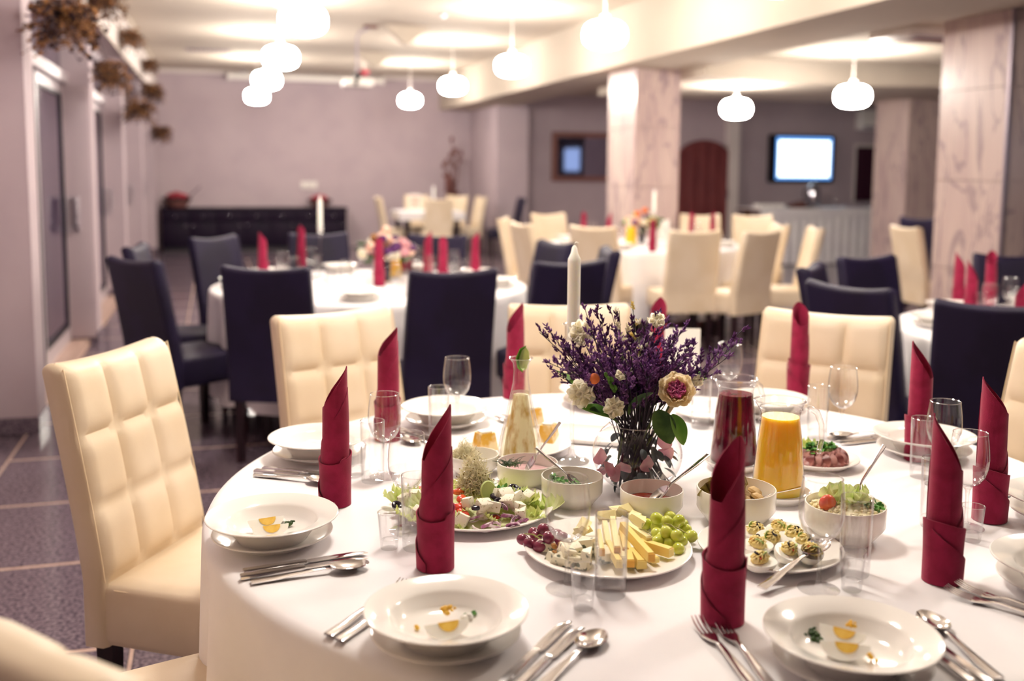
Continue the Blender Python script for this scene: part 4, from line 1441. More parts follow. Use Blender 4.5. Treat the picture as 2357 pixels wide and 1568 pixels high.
# napkins: base pixel, heading of the peak, shape, label
naps = [
    (773, 1160, 0.15, 0, 'burgundy napkin rolled upright behind the soup plate with two egg wedges'),
    (1004, 1306, 0.25, 1, 'burgundy napkin rolled upright between the feta salad and the broken egg'),
    (893, 1012, 0.4, 2, 'burgundy napkin rolled upright behind two glasses by the second quilted chair'),
    (1184, 915, 0.5, 0, 'burgundy napkin rolled upright behind the lime carafe'),
    (1664, 1428, 0.6, 1, 'burgundy napkin rolled upright between the cheese platter and the stuffed eggs'),
    (2166, 1336, 2.75, 1, 'burgundy napkin rolled upright with its dark opening showing beside the shot glass'),
    (2275, 1196, 2.7, 2, 'burgundy napkin rolled upright behind the lone shot glass'),
    (2112, 1058, 2.5, 0, 'burgundy napkin rolled upright beside the plate beyond the roast meat'),
    (1836, 908, 1.6, 2, 'burgundy napkin rolled upright behind the orange juice jug'),
    (1512, 892, 1.2, 0, 'burgundy napkin rolled upright hidden behind the purple bouquet'),
]
for (px, py, hd, v, lb) in naps:
    kit(NAP[v], 'rolled_napkin', lb, 'napkin', onz(px, py, TZ + 0.0005), CAMR + hd)

# glasses: base pixels
for (px, py, lb) in [
    (1304, 1357, 'clear wine glass standing before the cheese platter'),
    (1884, 1357, 'clear wine glass standing before the stuffed egg platter'),
    (938, 1222, 'clear wine glass behind the tumbler left of the feta salad'),
    (886, 1098, 'clear wine glass in front of the napkin by the second quilted chair'),
    (1052, 985, 'clear wine glass in front of the plate behind the aspic'),
    (1935, 1012, 'clear wine glass in front of the cream chair behind the roast meat'),
    (2166, 1118, 'clear wine glass between the napkin and the plate beyond the roast meat'),
    (1676, 938, 'clear wine glass behind the red juice jug'),
    (2222, 1215, 'clear wine glass hidden behind the napkin with the dark opening'),
]:
    kit(WINE, 'wine_glass', lb, 'glass', onz(px, py, TZ + 0.0005))
for (px, py, lb) in [
    (1405, 1370, 'clear straight tumbler standing before the cheese platter'),
    (1966, 1322, 'clear straight tumbler standing beside the stuffed egg platter'),
    (858, 1108, 'clear straight tumbler behind the napkin of the two-egg plate'),
    (1010, 1012, 'clear straight tumbler in front of the plate behind the aspic'),
    (1880, 1008, 'clear straight tumbler beside the napkin behind the orange juice jug'),
    (2120, 1098, 'clear straight tumbler in front of the napkin beyond the roast meat'),
    (958, 1262, 'clear straight tumbler left of the feta salad, half behind a napkin'),
    (2148, 1212, 'clear straight tumbler hidden behind the napkin with the dark opening'),
    (1612, 985, 'clear straight tumbler behind the ornamental cabbage'),
]:
    kit(TUMB, 'tumbler', lb, 'glass', onz(px, py, TZ + 0.0005))
for (px, py, lb) in [
    (896, 1262, 'small shot glass left of the feta salad'),
    (1342, 1400, 'small shot glass beside the tumbler before the cheese platter'),
    (1960, 1358, 'small shot glass before the tumbler by the stuffed eggs'),
    (2236, 1245, 'lone small shot glass beside the napkin with the dark opening'),
    (822, 1092, 'small shot glass behind the tumbler of the two-egg plate'),
]:
    kit(SHOT, 'shot_glass', lb, 'glass', onz(px, py, TZ + 0.0005))

# ================================================================== JUGS, CARAFE, CANDLE
jug_prof = [(0.052, 0.006), (0.0545, 0.012), (0.054, 0.03), (0.0455, 0.125), (0.0405, 0.165), (0.0400, 0.178), (0.0440, 0.192), (0.0490, 0.206)]


def jug(loc, liquid, level, label, hd, bits=False):
    t = thing('juice_jug', label, 'jug', loc, CAMR + hd)
    b = MB()
    n = 48
    lip = lambda a, k: 1 + 0.16 * k * max(0.0, math.cos(a - PI)) ** 8
    vs, fs = [], []
    for (r, z) in jug_prof:
        k = max(0, (z - 0.178) / 0.028)
        for i in range(n):
            a = 2 * PI * i / n
            rr = r * lip(a, k)
            vs.append((rr * math.cos(a), rr * math.sin(a), z))
    for j in range(len(jug_prof) - 1):
        for i in range(n):
            fs.append((j * n + i, j * n + (i + 1) % n, (j + 1) * n + (i + 1) % n, (j + 1) * n + i))
    b.add(vs, fs)
    part(t, 'wall', b.mesh('wall', 'glass'))
    part(t, 'rim', MB().tube([(0.049 * lip(2 * PI * i / n, 1) * math.cos(2 * PI * i / n), 0.049 * lip(2 * PI * i / n, 1) * math.sin(2 * PI * i / n), 0.206) for i in range(n + 1)], 0.0020, 6, False)
         .torus((0, 0, 0.190), 0.0432, 0.0014, 40, 6).mesh('rim', 'glass_b'))
    part(t, 'base', MB().lathe([(0, 0), (0.050, 0), (0.053, 0.006), (0.052, 0.010), (0, 0.010)], 40).mesh('base', 'solid'))
    part(t, 'handle', MB().tube([(0.045, 0, 0.188), (0.060, 0, 0.190), (0.076, 0, 0.180), (0.086, 0, 0.155), (0.087, 0, 0.120), (0.083, 0, 0.098)], [0.006, 0.007, 0.0068, 0.0062, 0.0056, 0.0052], 10)
         .ell((0.083, 0, 0.097), 0.0058, 8, 6).mesh('handle', 'glass_b'))
    lv = [(0, 0.0105), (0.0505, 0.0105), (0.0528, 0.014), (0.0524, 0.03)]
    for (r, z) in jug_prof[3:]:
        if z < level:
            lv.append((r - 0.0016, z))
    r_at = np.interp(level, [p[1] for p in jug_prof], [p[0] for p in jug_prof]) - 0.0016
    lv += [(float(r_at), level), (0, level)]
    part(t, 'juice', MB().lathe(lv, 48).mesh('juice', liquid))
    return t


qo, qr = onz(1790, 1150, TZ), onz(1688, 1078, TZ)
sauc = platter_mesh(0.068)
for (q, lb) in ((qo, 'white saucer under the orange juice jug'), (qr, 'white saucer under the red juice jug')):
    single('saucer', sauc, lb, 'saucer', (q.x, q.y, TZ))
jug((qo.x, qo.y, TZ + 0.0078), 'juice_o', 0.172, 'clear glass jug of orange juice with a side handle', 0.0)
jr = jug((qr.x, qr.y, TZ + 0.0078), 'juice_r', 0.170, 'clear glass jug of dark red juice with berries', 0.55)
single('saucer', flat_me, 'white plate between the red juice jug and the menu card', 'plate', onz(1640, 960, TZ))

qc = onz(1197, 1083, TZ)
car = thing('carafe', 'clear conical carafe of lemon water with a lime wedge on its rim', 'carafe', qc)
cp = [(0.048, 0.003), (0.055, 0.008), (0.056, 0.02), (0.045, 0.085), (0.028, 0.16), (0.0185, 0.205), (0.0165, 0.235), (0.019, 0.252), (0.0265, 0.262)]
part(car, 'wall', MB().lathe(cp, 44).mesh('wall', 'glass'))
part(car, 'rim', MB().torus((0, 0, 0.262), 0.0265, 0.0016, 36, 6).mesh('rim', 'glass_b'))
part(car, 'base', MB().lathe([(0, 0), (0.050, 0), (0.0535, 0.006), (0.050, 0.010), (0, 0.008)], 40).mesh('base', 'solid'))
part(car, 'lemon_water', MB().lathe([(0, 0.011), (0.046, 0.011), (0.050, 0.02), (0.0405, 0.085), (0.026, 0.15), (0.0195, 0.185), (0, 0.185)], 40).mesh('lemon_water', thin_glass('water_glass', (0.98, 0.97, 0.88))))
part(car, 'fruit_pulp', MB().lathe([(0, 0.012), (0.038, 0.012), (0.0405, 0.022), (0.034, 0.075), (0.022, 0.14), (0.0165, 0.178), (0, 0.182)], 36).mesh('fruit_pulp', 'lemonade'))
lw = thing('lime_wedge', 'green lime wedge stuck on the rim of the carafe', 'lime', (qc.x + 0.004, qc.y - 0.012, TZ + 0.262), 0, None, None, (0.2, -1.25, 0.9))
part(lw, 'flesh', MB().lathe([(0, -0.028), (0.012, -0.02), (0.018, 0), (0.012, 0.02), (0, 0.028)], 10, rot(0, PI / 2, 0), -0.6, 0.9).mesh('flesh', 'lime_flesh', solid=0.0015))
part(lw, 'skin', MB().lathe([(0, -0.031), (0.0135, -0.022), (0.0200, 0), (0.0135, 0.022), (0, 0.031)], 10, rot(0, PI / 2, 0), 0.3, 1.6).mesh('skin', 'lime_skin', solid=0.0018))

qd = onz(1315, 1062, TZ)
cs = thing('candlestick', 'tall slender clear glass candlestick behind the carafe and bowls', 'candlestick', qd)
part(cs, 'foot', MB().lathe([(0, 0), (0.042, 0.0), (0.043, 0.003), (0.02, 0.008), (0.009, 0.018), (0.007, 0.03)], 32).mesh('foot', 'glass_b'))
part(cs, 'stem', MB().lathe([(0.007, 0.028), (0.0055, 0.06), (0.0055, 0.25), (0.009, 0.272), (0.016, 0.285), (0, 0.288)], 16).mesh('stem', 'solid'))
part(cs, 'cup', MB().lathe([(0.012, 0.282), (0.018, 0.290), (0.0195, 0.305), (0.020, 0.326), (0.0225, 0.330)], 28).lathe([(0.0, 0.291), (0.0165, 0.293), (0.0180, 0.326)], 28).mesh('cup', 'glass'))
part(cs, 'rim', MB().torus((0, 0, 0.330), 0.0225, 0.0014, 30, 6).mesh('rim', 'glass_b'))
cd = thing('candle', 'tall white taper candle with a pointed top in the glass candlestick', 'candle', (qd.x, qd.y, TZ + 0.293))
part(cd, 'wax', MB().lathe([(0, 0), (0.0148, 0), (0.0152, 0.185), (0.0146, 0.190), (0.0085, 0.203), (0.0058, 0.216), (0.003, 0.221), (0, 0.222)], 28).mesh('wax', 'wax'))
part(cd, 'wick', MB().tube([(0, 0, 0.219), (0.001, 0, 0.226), (0.005, 0.001, 0.229), (0.009, 0, 0.226)], 0.0018, 6).mesh('wick', 'wick'))

# menu card and square serving plates behind the bouquet
mc = thing('menu_card', 'plain white folded menu card standing behind the purple bouquet', 'card', onz(1568, 905, TZ), CAMR - 0.1)
part(mc, 'front_leaf', MB().lohi((-0.055, -0.006, 0.0), (0.055, -0.004, 0.20)).mesh('front_leaf', 'card', False), (0, 0, 0), (-0.08, 0, 0))
part(mc, 'back_leaf', MB().lohi((-0.055, 0.028, 0.0), (0.055, 0.030, 0.20)).mesh('back_leaf', 'card', False), (0, 0, 0), (0.08, 0, 0))
sq = MB().rbox((0, 0, 0.009), (0.25, 0.16, 0.012), 0.005, 3).rbox((0, 0, 0.003), (0.16, 0.09, 0.006), 0.002).mesh('serving_plate', 'china')
single('serving_plate', sq, 'empty rectangular white serving plate behind the round glass vase', 'plate', onz(1390, 1010, TZ), (0, 0, CAMR - 0.25))

# ================================================================== BOWLS
def bowl(px, py, R, Hh, label):
    p = onz(px, py, TZ + Hh)
    single('serving_bowl', bowl_meshes(R, Hh), label, 'bowl', (p.x, p.y, TZ))
    return Vector((p.x, p.y, TZ))


def disc(r, dome, m, nm, seed=1):
    g = random.Random(seed)
    ph = g.uniform(0, 6)

    def f(u, v):
        a = 2 * PI * u
        return (r * v * math.cos(a), r * v * math.sin(a), dome * (1 - v * v) + 0.0015 * math.sin(5 * a + ph) * v * (1 - v) + 0.0012 * math.sin(9 * v + 3 * a))
    return MB().grid(f, 36, 8, True).mesh(nm, m)


def stuck_spoon(p, z, hd, tilt, label, kitp=None, nm='serving_spoon', push=0.0, sc=0.66):
    """a spoon standing in a bowl: bowl end at p, handle rising along heading hd"""
    t = thing(nm, label, 'spoon', (p.x, p.y, p.z + z), 0, None, sc, (0, tilt, hd))
    for (n_, me) in (kitp or SPOON):
        part(t, n_, me, (-0.085 - push, 0, -0.004))
    return t


b1 = bowl(1214, 1062, 0.066, 0.060, 'white bowl of pink sauce with dill, in front of the carafe')
single('pink_sauce', disc(0.060, 0.002, 'sauce_p', 'pink_sauce'), 'pink sauce filling the bowl in front of the carafe', 'sauce', (b1.x, b1.y, TZ + 0.036))
b2 = bowl(1317, 1094, 0.064, 0.060, 'white bowl with a parsley garnish and spoon, left of the glass vase')
single('white_sauce', disc(0.058, 0.002, 'sauce_w', 'white_sauce'), 'pale sauce in the bowl with the parsley garnish', 'sauce', (b2.x, b2.y, TZ + 0.030))
b3 = bowl(1500, 1124, 0.063, 0.058, 'white bowl of red sauce in front of the glass vase')
single('red_sauce', disc(0.056, 0.001, 'sauce_r', 'red_sauce'), 'dark red sauce in the bowl in front of the glass vase', 'sauce', (b3.x, b3.y, TZ + 0.030))
single('tomato_pulp', bloom_cluster(8, 0.018, 0.005, 0.009, 'tomato', 51, 0.3), 'lump of tomato pulp in the bowl of red sauce', 'tomato', (b3.x - 0.034, b3.y + 0.012, TZ + 0.030))
b4 = bowl(1695, 1122, 0.077, 0.072, 'larger white bowl of mushrooms and curly lettuce before the red juice jug')
single('mushroom_marinade', disc(0.070, 0.006, 'mushroom', 'mushroom_marinade'), 'brown marinade in the bowl of mushrooms', 'sauce', (b4.x, b4.y, TZ + 0.040))
b5 = bowl(1946, 1158, 0.074, 0.070, 'white bowl of creamy salad with lettuce, right of the orange juice jug')
single('creamy_salad', disc(0.068, 0.014, 'salad_w', 'creamy_salad'), 'creamy chopped salad heaped in the right-hand bowl', 'salad', (b5.x, b5.y, TZ + 0.056))
sd = MB()
g = random.Random(6)
for k in range(160):
    a, r = g.uniform(0, 2 * PI), 0.062 * math.sqrt(g.random())
    s = g.uniform(0.003, 0.006)
    sd.ell((r * math.cos(a), r * math.sin(a), 0.014 * (1 - (r / 0.068) ** 2) + g.uniform(0, 0.003)), (s, s * 0.8, s * 0.7), 6, 4)
o = single('chopped_salad', sd.mesh('chopped_salad', 'salad_w'), 'small chopped cubes of the creamy salad in the right-hand bowl', 'salad', (b5.x, b5.y, TZ + 0.056))
o['kind'] = 'stuff'
stuck_spoon(b1 + Vector((0.0, -0.012, 0)), 0.045, CAMR + PI + 0.5, 0.90, 'steel spoon leaning in the bowl of pink sauce').rotation_euler = (0, 0.95, CAMR + 0.35 + PI)
stuck_spoon(b2 + Vector((0.01, -0.01, 0)), 0.036, 0, 0.6, 'steel spoon leaning in the bowl with the parsley garnish').rotation_euler = (0, 0.60, CAMR - 0.55)
stuck_spoon(b3 + Vector((0.0, -0.012, 0)), 0.034, 0, 0.6, 'steel spoon leaning in the bowl of red sauce', sc=0.8).rotation_euler = (0, 0.62, CAMR + PI + 0.35)
stuck_spoon(b5 + Vector((0.015, 0.0, 0)), 0.072, 0, 0.9, 'steel spoon standing in the creamy salad').rotation_euler = (0, 1.05, CAMR + PI + 0.2)
stuck_spoon(b4 + Vector((0.03, -0.02, 0)), 0.050, 0, 0.25, 'steel fork lying in the bowl of mushrooms', FORK, 'serving_fork', sc=0.5).rotation_euler = (0, 0.30, CAMR + PI)
# dill
db = MB()
g = random.Random(9)
for k in range(60):
    a = g.uniform(0, 2 * PI)
    L = g.uniform(0.012, 0.032)
    o_ = Vector((g.uniform(-0.02, 0.02), g.uniform(-0.008, 0.008), g.uniform(0, 0.006)))
    e_ = o_ + Vector((math.cos(a) * L, math.sin(a) * L * 0.7, g.uniform(0.001, 0.016)))
    db.tube([o_, o_.lerp(e_, 0.5) + Vector((0, 0, 0.004)), e_], [0.0008, 0.0007, 0.0004], 4, False)
single('dill_sprig', db.mesh('dill_sprig', 'leaf_d'), 'feathery dill sprig in the bowl of pink sauce', 'dill', (b1.x - 0.034, b1.y + 0.006, TZ + 0.048))
single('parsley_sprig', PARS[0], 'parsley sprig on the rim of the bowl left of the glass vase', 'parsley', (b2.x - 0.046, b2.y - 0.022, TZ + 0.055), (0, 0, 0.4))
single('parsley_sprig', PARS[1], 'parsley sprig inside the bowl left of the glass vase', 'parsley', (b2.x - 0.006, b2.y - 0.012, TZ + 0.042), (0, 0, 1.2))
for k in range(4):
    single('lollo_leaf', ruffle_leaf(0.042, 'lollo', 60 + k, 9, 0.22), 'curly brown-green lettuce leaf in the bowl of mushrooms', 'lettuce', (b4.x - 0.042 + 0.010 * k, b4.y + 0.008 * (k % 2), TZ + 0.045 + 0.004 * k), (0.0, -1.1 + 0.2 * k, 1.4 + 1.2 * k), 'lettuce leaves in the mushroom bowl')
mu = MB().lathe([(0, 0.018), (0.010, 0.016), (0.016, 0.008), (0.015, 0.003), (0.006, 0.003), (0.005, -0.012), (0, -0.012)], 16).mesh('mushroom', 'mushroom')
for k in range(9):
    a, r = k * 2.4, 0.018 + 0.004 * k
    single('mushroom', mu, 'small pickled mushroom in the bowl before the red juice jug', 'mushroom', (b4.x + r * math.cos(a), b4.y + r * math.sin(a), TZ + 0.046), (0.7 * math.sin(k), 0.7 * math.cos(k), k), 'mushrooms in the bowl')
for k in range(4):
    single('lettuce_leaf', LETT[(0, 2, 0, 2)[k]], 'bright green curly lettuce leaf in the creamy salad', 'lettuce', (b5.x - 0.004 + 0.006 * k, b5.y + 0.012 - 0.004 * k, TZ + 0.058 + 0.003 * k), (0, -0.95 + 0.12 * k, 0.9 + 1.5 * k), 'lettuce leaves in the creamy salad', 0.8)
single('parsley_sprig', PARS[2], 'parsley sprig on the creamy salad', 'parsley', (b5.x + 0.045, b5.y - 0.022, TZ + 0.064), (0, 0, 0), None, 1.0)
single('tomato_wedge', MB().ell((0, 0, 0), (0.017, 0.012, 0.016), 14, 10).mesh('tomato_wedge', 'tomato'), 'tomato wedge on the creamy salad', 'tomato', (b5.x - 0.040, b5.y - 0.002, TZ + 0.074))

# ================================================================== CHEESE PLATTER
pc = onz(1399, 1254, TZ + 0.02)
single('platter', platter_mesh(0.150), 'round white platter of cheese and grapes', 'platter', (pc.x, pc.y, TZ))
PW = TZ + 0.0085


def bunch(name, label, mat_, pts, r, stems, seed):
    g = random.Random(seed)
    c = onz(*pts[0][:2], TZ)
    t = thing(name, label, 'grapes', (c.x, c.y, TZ))
    me = MB().ell((0, 0, 0), (r, r, r * 1.12), 16, 12).mesh('grape', mat_)
    for (px, py, ly) in pts:
        z = PW + 0.003 + r + ly * r * 1.45
        q_ = onz(px, py, z)
        part(t, 'grape', me, (q_.x - c.x, q_.y - c.y, z - TZ), (g.uniform(0, 3), g.uniform(0, 3), g.uniform(0, 3)), g.uniform(0.93, 1.06))
    for (a, b) in stems:
        z1 = PW + 0.003 + 2.4 * r
        p1, p2 = onz(a[0], a[1], z1), onz(b[0], b[1], z1 + 0.004)
        m1 = (p1 + p2) / 2 + Vector((0, 0, 0.004))
        o_ = Vector((c.x, c.y, TZ))
        part(t, 'stem', MB().tube([p1 - o_, m1 - o_, p2 - o_], [0.0013, 0.0012, 0.0009], 6).mesh('stem', 'twig'))
    return t


bunch('red_grapes', 'small bunch of red grapes on the cheese platter', 'grape_r',
      [(1251, 1218, 1), (1263, 1238, 1), (1218, 1252, 0), (1203, 1242, 0), (1242, 1258, 0), (1234, 1236, 0), (1277, 1249, 0), (1262, 1226, 0), (1282, 1232, 0), (1228, 1228, 0), (1296, 1238, 0)],
      0.0108, [((1208, 1229), (1245, 1242)), ((1232, 1237), (1252, 1235))], 3)
bunch('green_grapes', 'bunch of green grapes on the cheese platter', 'grape_g',
      [(1488, 1207, 0), (1512, 1194, 1), (1536, 1201, 1), (1562, 1200, 1), (1511, 1212, 0), (1512, 1229, 0), (1534, 1226, 1), (1558, 1233, 1), (1579, 1221, 0), (1590, 1235, 0), (1568, 1246, 0), (1541, 1251, 0),
       (1514, 1247, 0), (1562, 1263, 0), (1572, 1208, 0), (1543, 1190, 0), (1546, 1214, 0), (1524, 1238, 0)],
      0.0112, [((1530, 1205), (1560, 1222)), ((1560, 1222), (1567, 1207)), ((1535, 1210), (1582, 1229)), ((1470, 1218), (1500, 1232)), ((1480, 1206), (1478, 1215))], 4)


def stick(a, b, w, h, z, m, label, group, name='cheese_stick', rind=False):
    p1, p2 = onz(a[0], a[1], z), onz(b[0], b[1], z)
    d = p2 - p1
    L = max(0.02, d.length)
    t = thing(name, label, 'cheese', (p1 + p2) / 2, math.atan2(d.y, d.x), group)
    bx = MB()
    bx.add([(-L / 2, -w / 2, -h / 2), (L / 2, -w / 2, -h / 2), (L / 2, w / 2, -h / 2), (-L / 2, w / 2, -h / 2), (-L / 2, -w * 0.38, h / 2), (L / 2 * 0.96, -w * 0.42, h / 2), (L / 2 * 0.96, w * 0.4, h / 2), (-L / 2, w * 0.38, h / 2)],
           [(0, 3, 2, 1), (4, 5, 6, 7), (0, 1, 5, 4), (1, 2, 6, 5), (2, 3, 7, 6), (3, 0, 4, 7)])
    part(t, 'slice', bx.mesh('slice', m, False))
    part(t, 'rind', MB().lohi((L / 2 - 0.001, -w * 0.46, -h * 0.46), (L / 2 + 0.0008, w * 0.46, h * 0.40)).mesh('rind', 'gouda_r' if rind else m, False))
    return t


for k, (a, b, z, w, h) in enumerate([((1433, 1211), (1500, 1284), 0.030, 0.013, 0.016), ((1474, 1250), (1545, 1272), 0.016, 0.016, 0.016), ((1410, 1195), (1421, 1266), 0.034, 0.012, 0.012),
                                     ((1400, 1252), (1426, 1299), 0.022, 0.012, 0.014), ((1378, 1226), (1386, 1272), 0.026, 0.010, 0.014), ((1444, 1211), (1494, 1244), 0.024, 0.013, 0.014),
                                     ((1441, 1252), (1452, 1298), 0.014, 0.014, 0.014), ((1458, 1270), (1478, 1300), 0.012, 0.018, 0.016), ((1392, 1205), (1402, 1262), 0.016, 0.012, 0.012),
                                     ((1470, 1262), (1510, 1290), 0.010, 0.014, 0.010), ((1430, 1222), (1440, 1268), 0.018, 0.012, 0.012), ((1420, 1240), (1436, 1290), 0.012, 0.014, 0.012)]):
    stick(a, b, w, h, PW + z, 'gouda' if k % 3 != 2 else 'emment', 'yellow cheese stick in the pile on the cheese platter', 'cheese sticks on the platter', rind=(k % 2 == 0))
wedge_me = MB().add([(-0.002, -0.016, 0), (0.030, -0.004, 0), (-0.002, 0.016, 0), (-0.002, -0.016, 0.018), (0.026, -0.003, 0.012), (-0.002, 0.016, 0.018)],
                    [(0, 2, 1), (3, 4, 5), (0, 1, 4, 3), (1, 2, 5, 4), (2, 0, 3, 5)]).mesh('cheese_wedge', 'emment', False)
for k, (px, py) in enumerate([(1418, 1188), (1436, 1186), (1458, 1206), (1474, 1212), (1400, 1200), (1352, 1222), (1340, 1232)]):
    single('cheese_wedge', wedge_me, 'pale cheese wedge behind the sticks on the cheese platter', 'cheese', onz(px, py, PW + 0.004 + 0.006 * (k % 2)), (0.5 * (k % 3), -0.5, 0.9 * k), 'pale cheese wedges on the platter', 1.0 + 0.1 * (k % 3))
bw_me = [MB().rbox((0, 0, 0.011), (0.034, 0.022, 0.020), 0.002).mesh('blue_cheese_chunk', 'blue_ch'),
         MB().add([(-0.020, -0.012, 0), (0.024, -0.003, 0), (0.020, 0.014, 0), (-0.016, 0.010, 0), (-0.018, -0.010, 0.016), (0.020, -0.002, 0.020), (0.016, 0.012, 0.014), (-0.014, 0.008, 0.018)],
                  [(0, 3, 2, 1), (4, 5, 6, 7), (0, 1, 5, 4), (1, 2, 6, 5), (2, 3, 7, 6), (3, 0, 4, 7)]).mesh('blue_cheese_chunk', 'blue_ch', False)]
for k, (px, py, z) in enumerate([(1256, 1268, 0.004), (1271, 1292, 0.0), (1300, 1284, 0.010), (1349, 1262, 0.012), (1326, 1258, 0.006), (1336, 1290, 0.002), (1390, 1290, 0.004), (1296, 1304, 0.0), (1318, 1275, 0.012), (1352, 1288, 0.014), (1372, 1276, 0.002), (1330, 1308, 0.0)]):
    single('blue_cheese_chunk', bw_me[k % 2], 'blue-veined cheese chunk at the front of the cheese platter', 'cheese', onz(px, py, PW + z), (0.15 * (k % 3), 0.2 * ((k + 1) % 3) - 0.1, 0.8 * k), 'blue cheese chunks on the platter', 0.85 + 0.08 * (k % 4))
wn = bloom_cluster(9, 0.010, 0.004, 0.006, 'walnut', 14, 0.7)
for (px, py, z, lb) in [(1287, 1262, 0.018, 'walnut half on the blue cheese'), (1279, 1274, 0.012, 'broken walnut piece between the blue cheese chunks'), (1222, 1274, 0.0, 'walnut crumb below the red grapes')]:
    single('walnut', wn, lb, 'walnut', onz(px, py, PW + z), (0, 0, px), None, 1.1 if 'half' in lb else 0.6)

# ================================================================== FETA SALAD PLATTER
ps = onz(1094, 1158, TZ + 0.02)
SR = 0.158
single('platter', platter_mesh(SR), 'round white platter of feta salad with sprouts', 'platter', (ps.x, ps.y, TZ))


def mound(x, y):
    r2 = ((x - ps.x) ** 2 + (y - ps.y) ** 2) / (SR * 0.85) ** 2
    return PW + 0.004 + 0.032 * max(0.0, 1 - r2)


def on_salad(px, py, dz=0.0):
    z = TZ + 0.03
    for _ in range(5):
        p = onz(px, py, z)
        z = mound(p.x, p.y) + dz
    return onz(px, py, z)


def mesh_mound():
    def f(u, v):
        a = 2 * PI * u
        r = SR * 0.82 * v
        return (r * math.cos(a), r * math.sin(a), 0.003 + 0.028 * (1 - v * v) + 0.004 * math.sin(7 * a + 5 * v) * v)
    return MB().grid(f, 48, 8, True).mesh('salad_bed', 'lettuce_p')


single('salad_bed', mesh_mound(), 'shredded pale lettuce bed under the feta salad', 'salad', (ps.x, ps.y, PW))
g = random.Random(12)
for k, (px, py) in enumerate([(1235, 1190), (1222, 1205), (1250, 1165), (1262, 1178), (1210, 1160), (1190, 1135), (1080, 1212), (1060, 1205), (905, 1150), (920, 1168), (940, 1190), (935, 1140), (1228, 1150), (1100, 1205), (960, 1200), (975, 1165)]):
    single('lettuce_leaf', LETT[k % 3], 'curly lettuce leaf at the edge of the feta salad', 'lettuce', on_salad(px, py, 0.002), (g.uniform(-0.3, 0.3), g.uniform(-0.5, 0.0), g.uniform(0, 6)), 'lettuce leaves around the feta salad', g.uniform(0.45, 0.7))
for k in range(26):
    a, r = g.uniform(0, 2 * PI), SR * 0.74 * math.sqrt(g.random())
    x, y = ps.x + r * math.cos(a), ps.y + r * math.sin(a)
    single('lettuce_shred', LETT[k % 3], 'small torn lettuce shred scattered in the feta salad', 'lettuce', (x, y, mound(x, y) + 0.002), (g.uniform(-0.6, 0.6), g.uniform(-0.6, 0.1), g.uniform(0, 6)), 'lettuce shreds in the feta salad', g.uniform(0.25, 0.45))
fc = [MB().rbox((0, 0, 0.011), (0.022, 0.022, 0.022), 0.0022).mesh('feta_cube', 'feta'), MB().rbox((0, 0, 0.011), (0.028, 0.021, 0.020), 0.0024).mesh('feta_cube', 'feta')]
for k, (px, py) in enumerate([(1079, 1168), (1132, 1180), (1117, 1195), (1172, 1165), (1190, 1180), (1200, 1192), (1215, 1152), (1160, 1150), (1057, 1210), (962, 1195), (1145, 1150), (1195, 1160), (935, 1160), (1110, 1175), (955, 1155)]):
    single('feta_cube', fc[k % 2], 'white herbed feta cube on the salad platter', 'cheese', on_salad(px, py, 0.004), (g.uniform(-0.5, 0.5), g.uniform(-0.5, 0.5), g.uniform(0, 3)), 'feta cubes on the salad', g.uniform(0.85, 1.15))
ol = MB().torus((0, 0, 0), 0.0058, 0.0034, 18, 8).mesh('olive_ring', 'olive')
for k, (px, py) in enumerate([(1182, 1124), (1196, 1130), (1157, 1140), (1110, 1160), (1125, 1164), (1148, 1158), (914, 1164), (1170, 1135), (1098, 1168), (1140, 1145)]):
    single('olive_ring', ol, 'black olive ring on the feta salad', 'olive', on_salad(px, py, 0.010), (g.uniform(-0.8, 0.8), g.uniform(-0.8, 0.8), 0), 'olive rings on the feta salad', 1.25)
on1 = MB()
for rr in (0.016, 0.0125, 0.009):
    on1.torus((0, 0, 0), rr, 0.0016, 16, 6, rot(0, 0, 0, (0, 0, 0), (1, 0.75, 1.8)), 0.2, 2.9)
on1 = on1.mesh('onion_slice', 'onion')
on2 = MB().torus((0, 0, 0), 0.020, 0.0022, 18, 6, rot(0, 0, 0, (0, 0, 0), (1, 0.6, 1.6)), 0.1, 3.0).mesh('onion_strip', 'onion_w')
for k, (px, py) in enumerate([(1190, 1200), (1203, 1205), (1120, 1206), (1140, 1196), (1096, 1192), (1180, 1212), (1165, 1190), (1152, 1172), (1102, 1122)]):
    single('onion_slice', on1, 'purple red-onion slice on the feta salad', 'onion', on_salad(px, py, 0.006), (g.uniform(0.2, 1.2), g.uniform(-0.4, 0.4), g.uniform(0, 6)), 'red onion slices on the feta salad', g.uniform(0.8, 1.1))
for k, (px, py) in enumerate([(1110, 1214), (1140, 1214), (1128, 1208), (1172, 1186), (1165, 1200), (1150, 1206), (1190, 1140), (1090, 1200)]):
    single('onion_strip', on2, 'pale onion strip on the feta salad', 'onion', on_salad(px, py, 0.004), (g.uniform(-0.3, 0.6), g.uniform(-0.3, 0.3), g.uniform(0, 6)), 'pale onion strips on the feta salad', g.uniform(0.7, 1.0))
tm = MB().ell((0, 0, 0), (0.017, 0.011, 0.008), 12, 8).mesh('tomato_piece', 'tomato')
for k, (px, py) in enumerate([(1056, 1132), (1062, 1148), (1056, 1168), (1066, 1182), (1144, 1192), (968, 1132), (958, 1142), (1064, 1162)]):
    single('tomato_piece', tm, 'red tomato piece in the feta salad', 'tomato', on_salad(px, py, 0.004), (g.uniform(-0.4, 0.4), g.uniform(-0.4, 0.4), g.uniform(0, 6)), 'tomato pieces in the feta salad', g.uniform(0.7, 1.1))
sp, ss = MB(), MB()
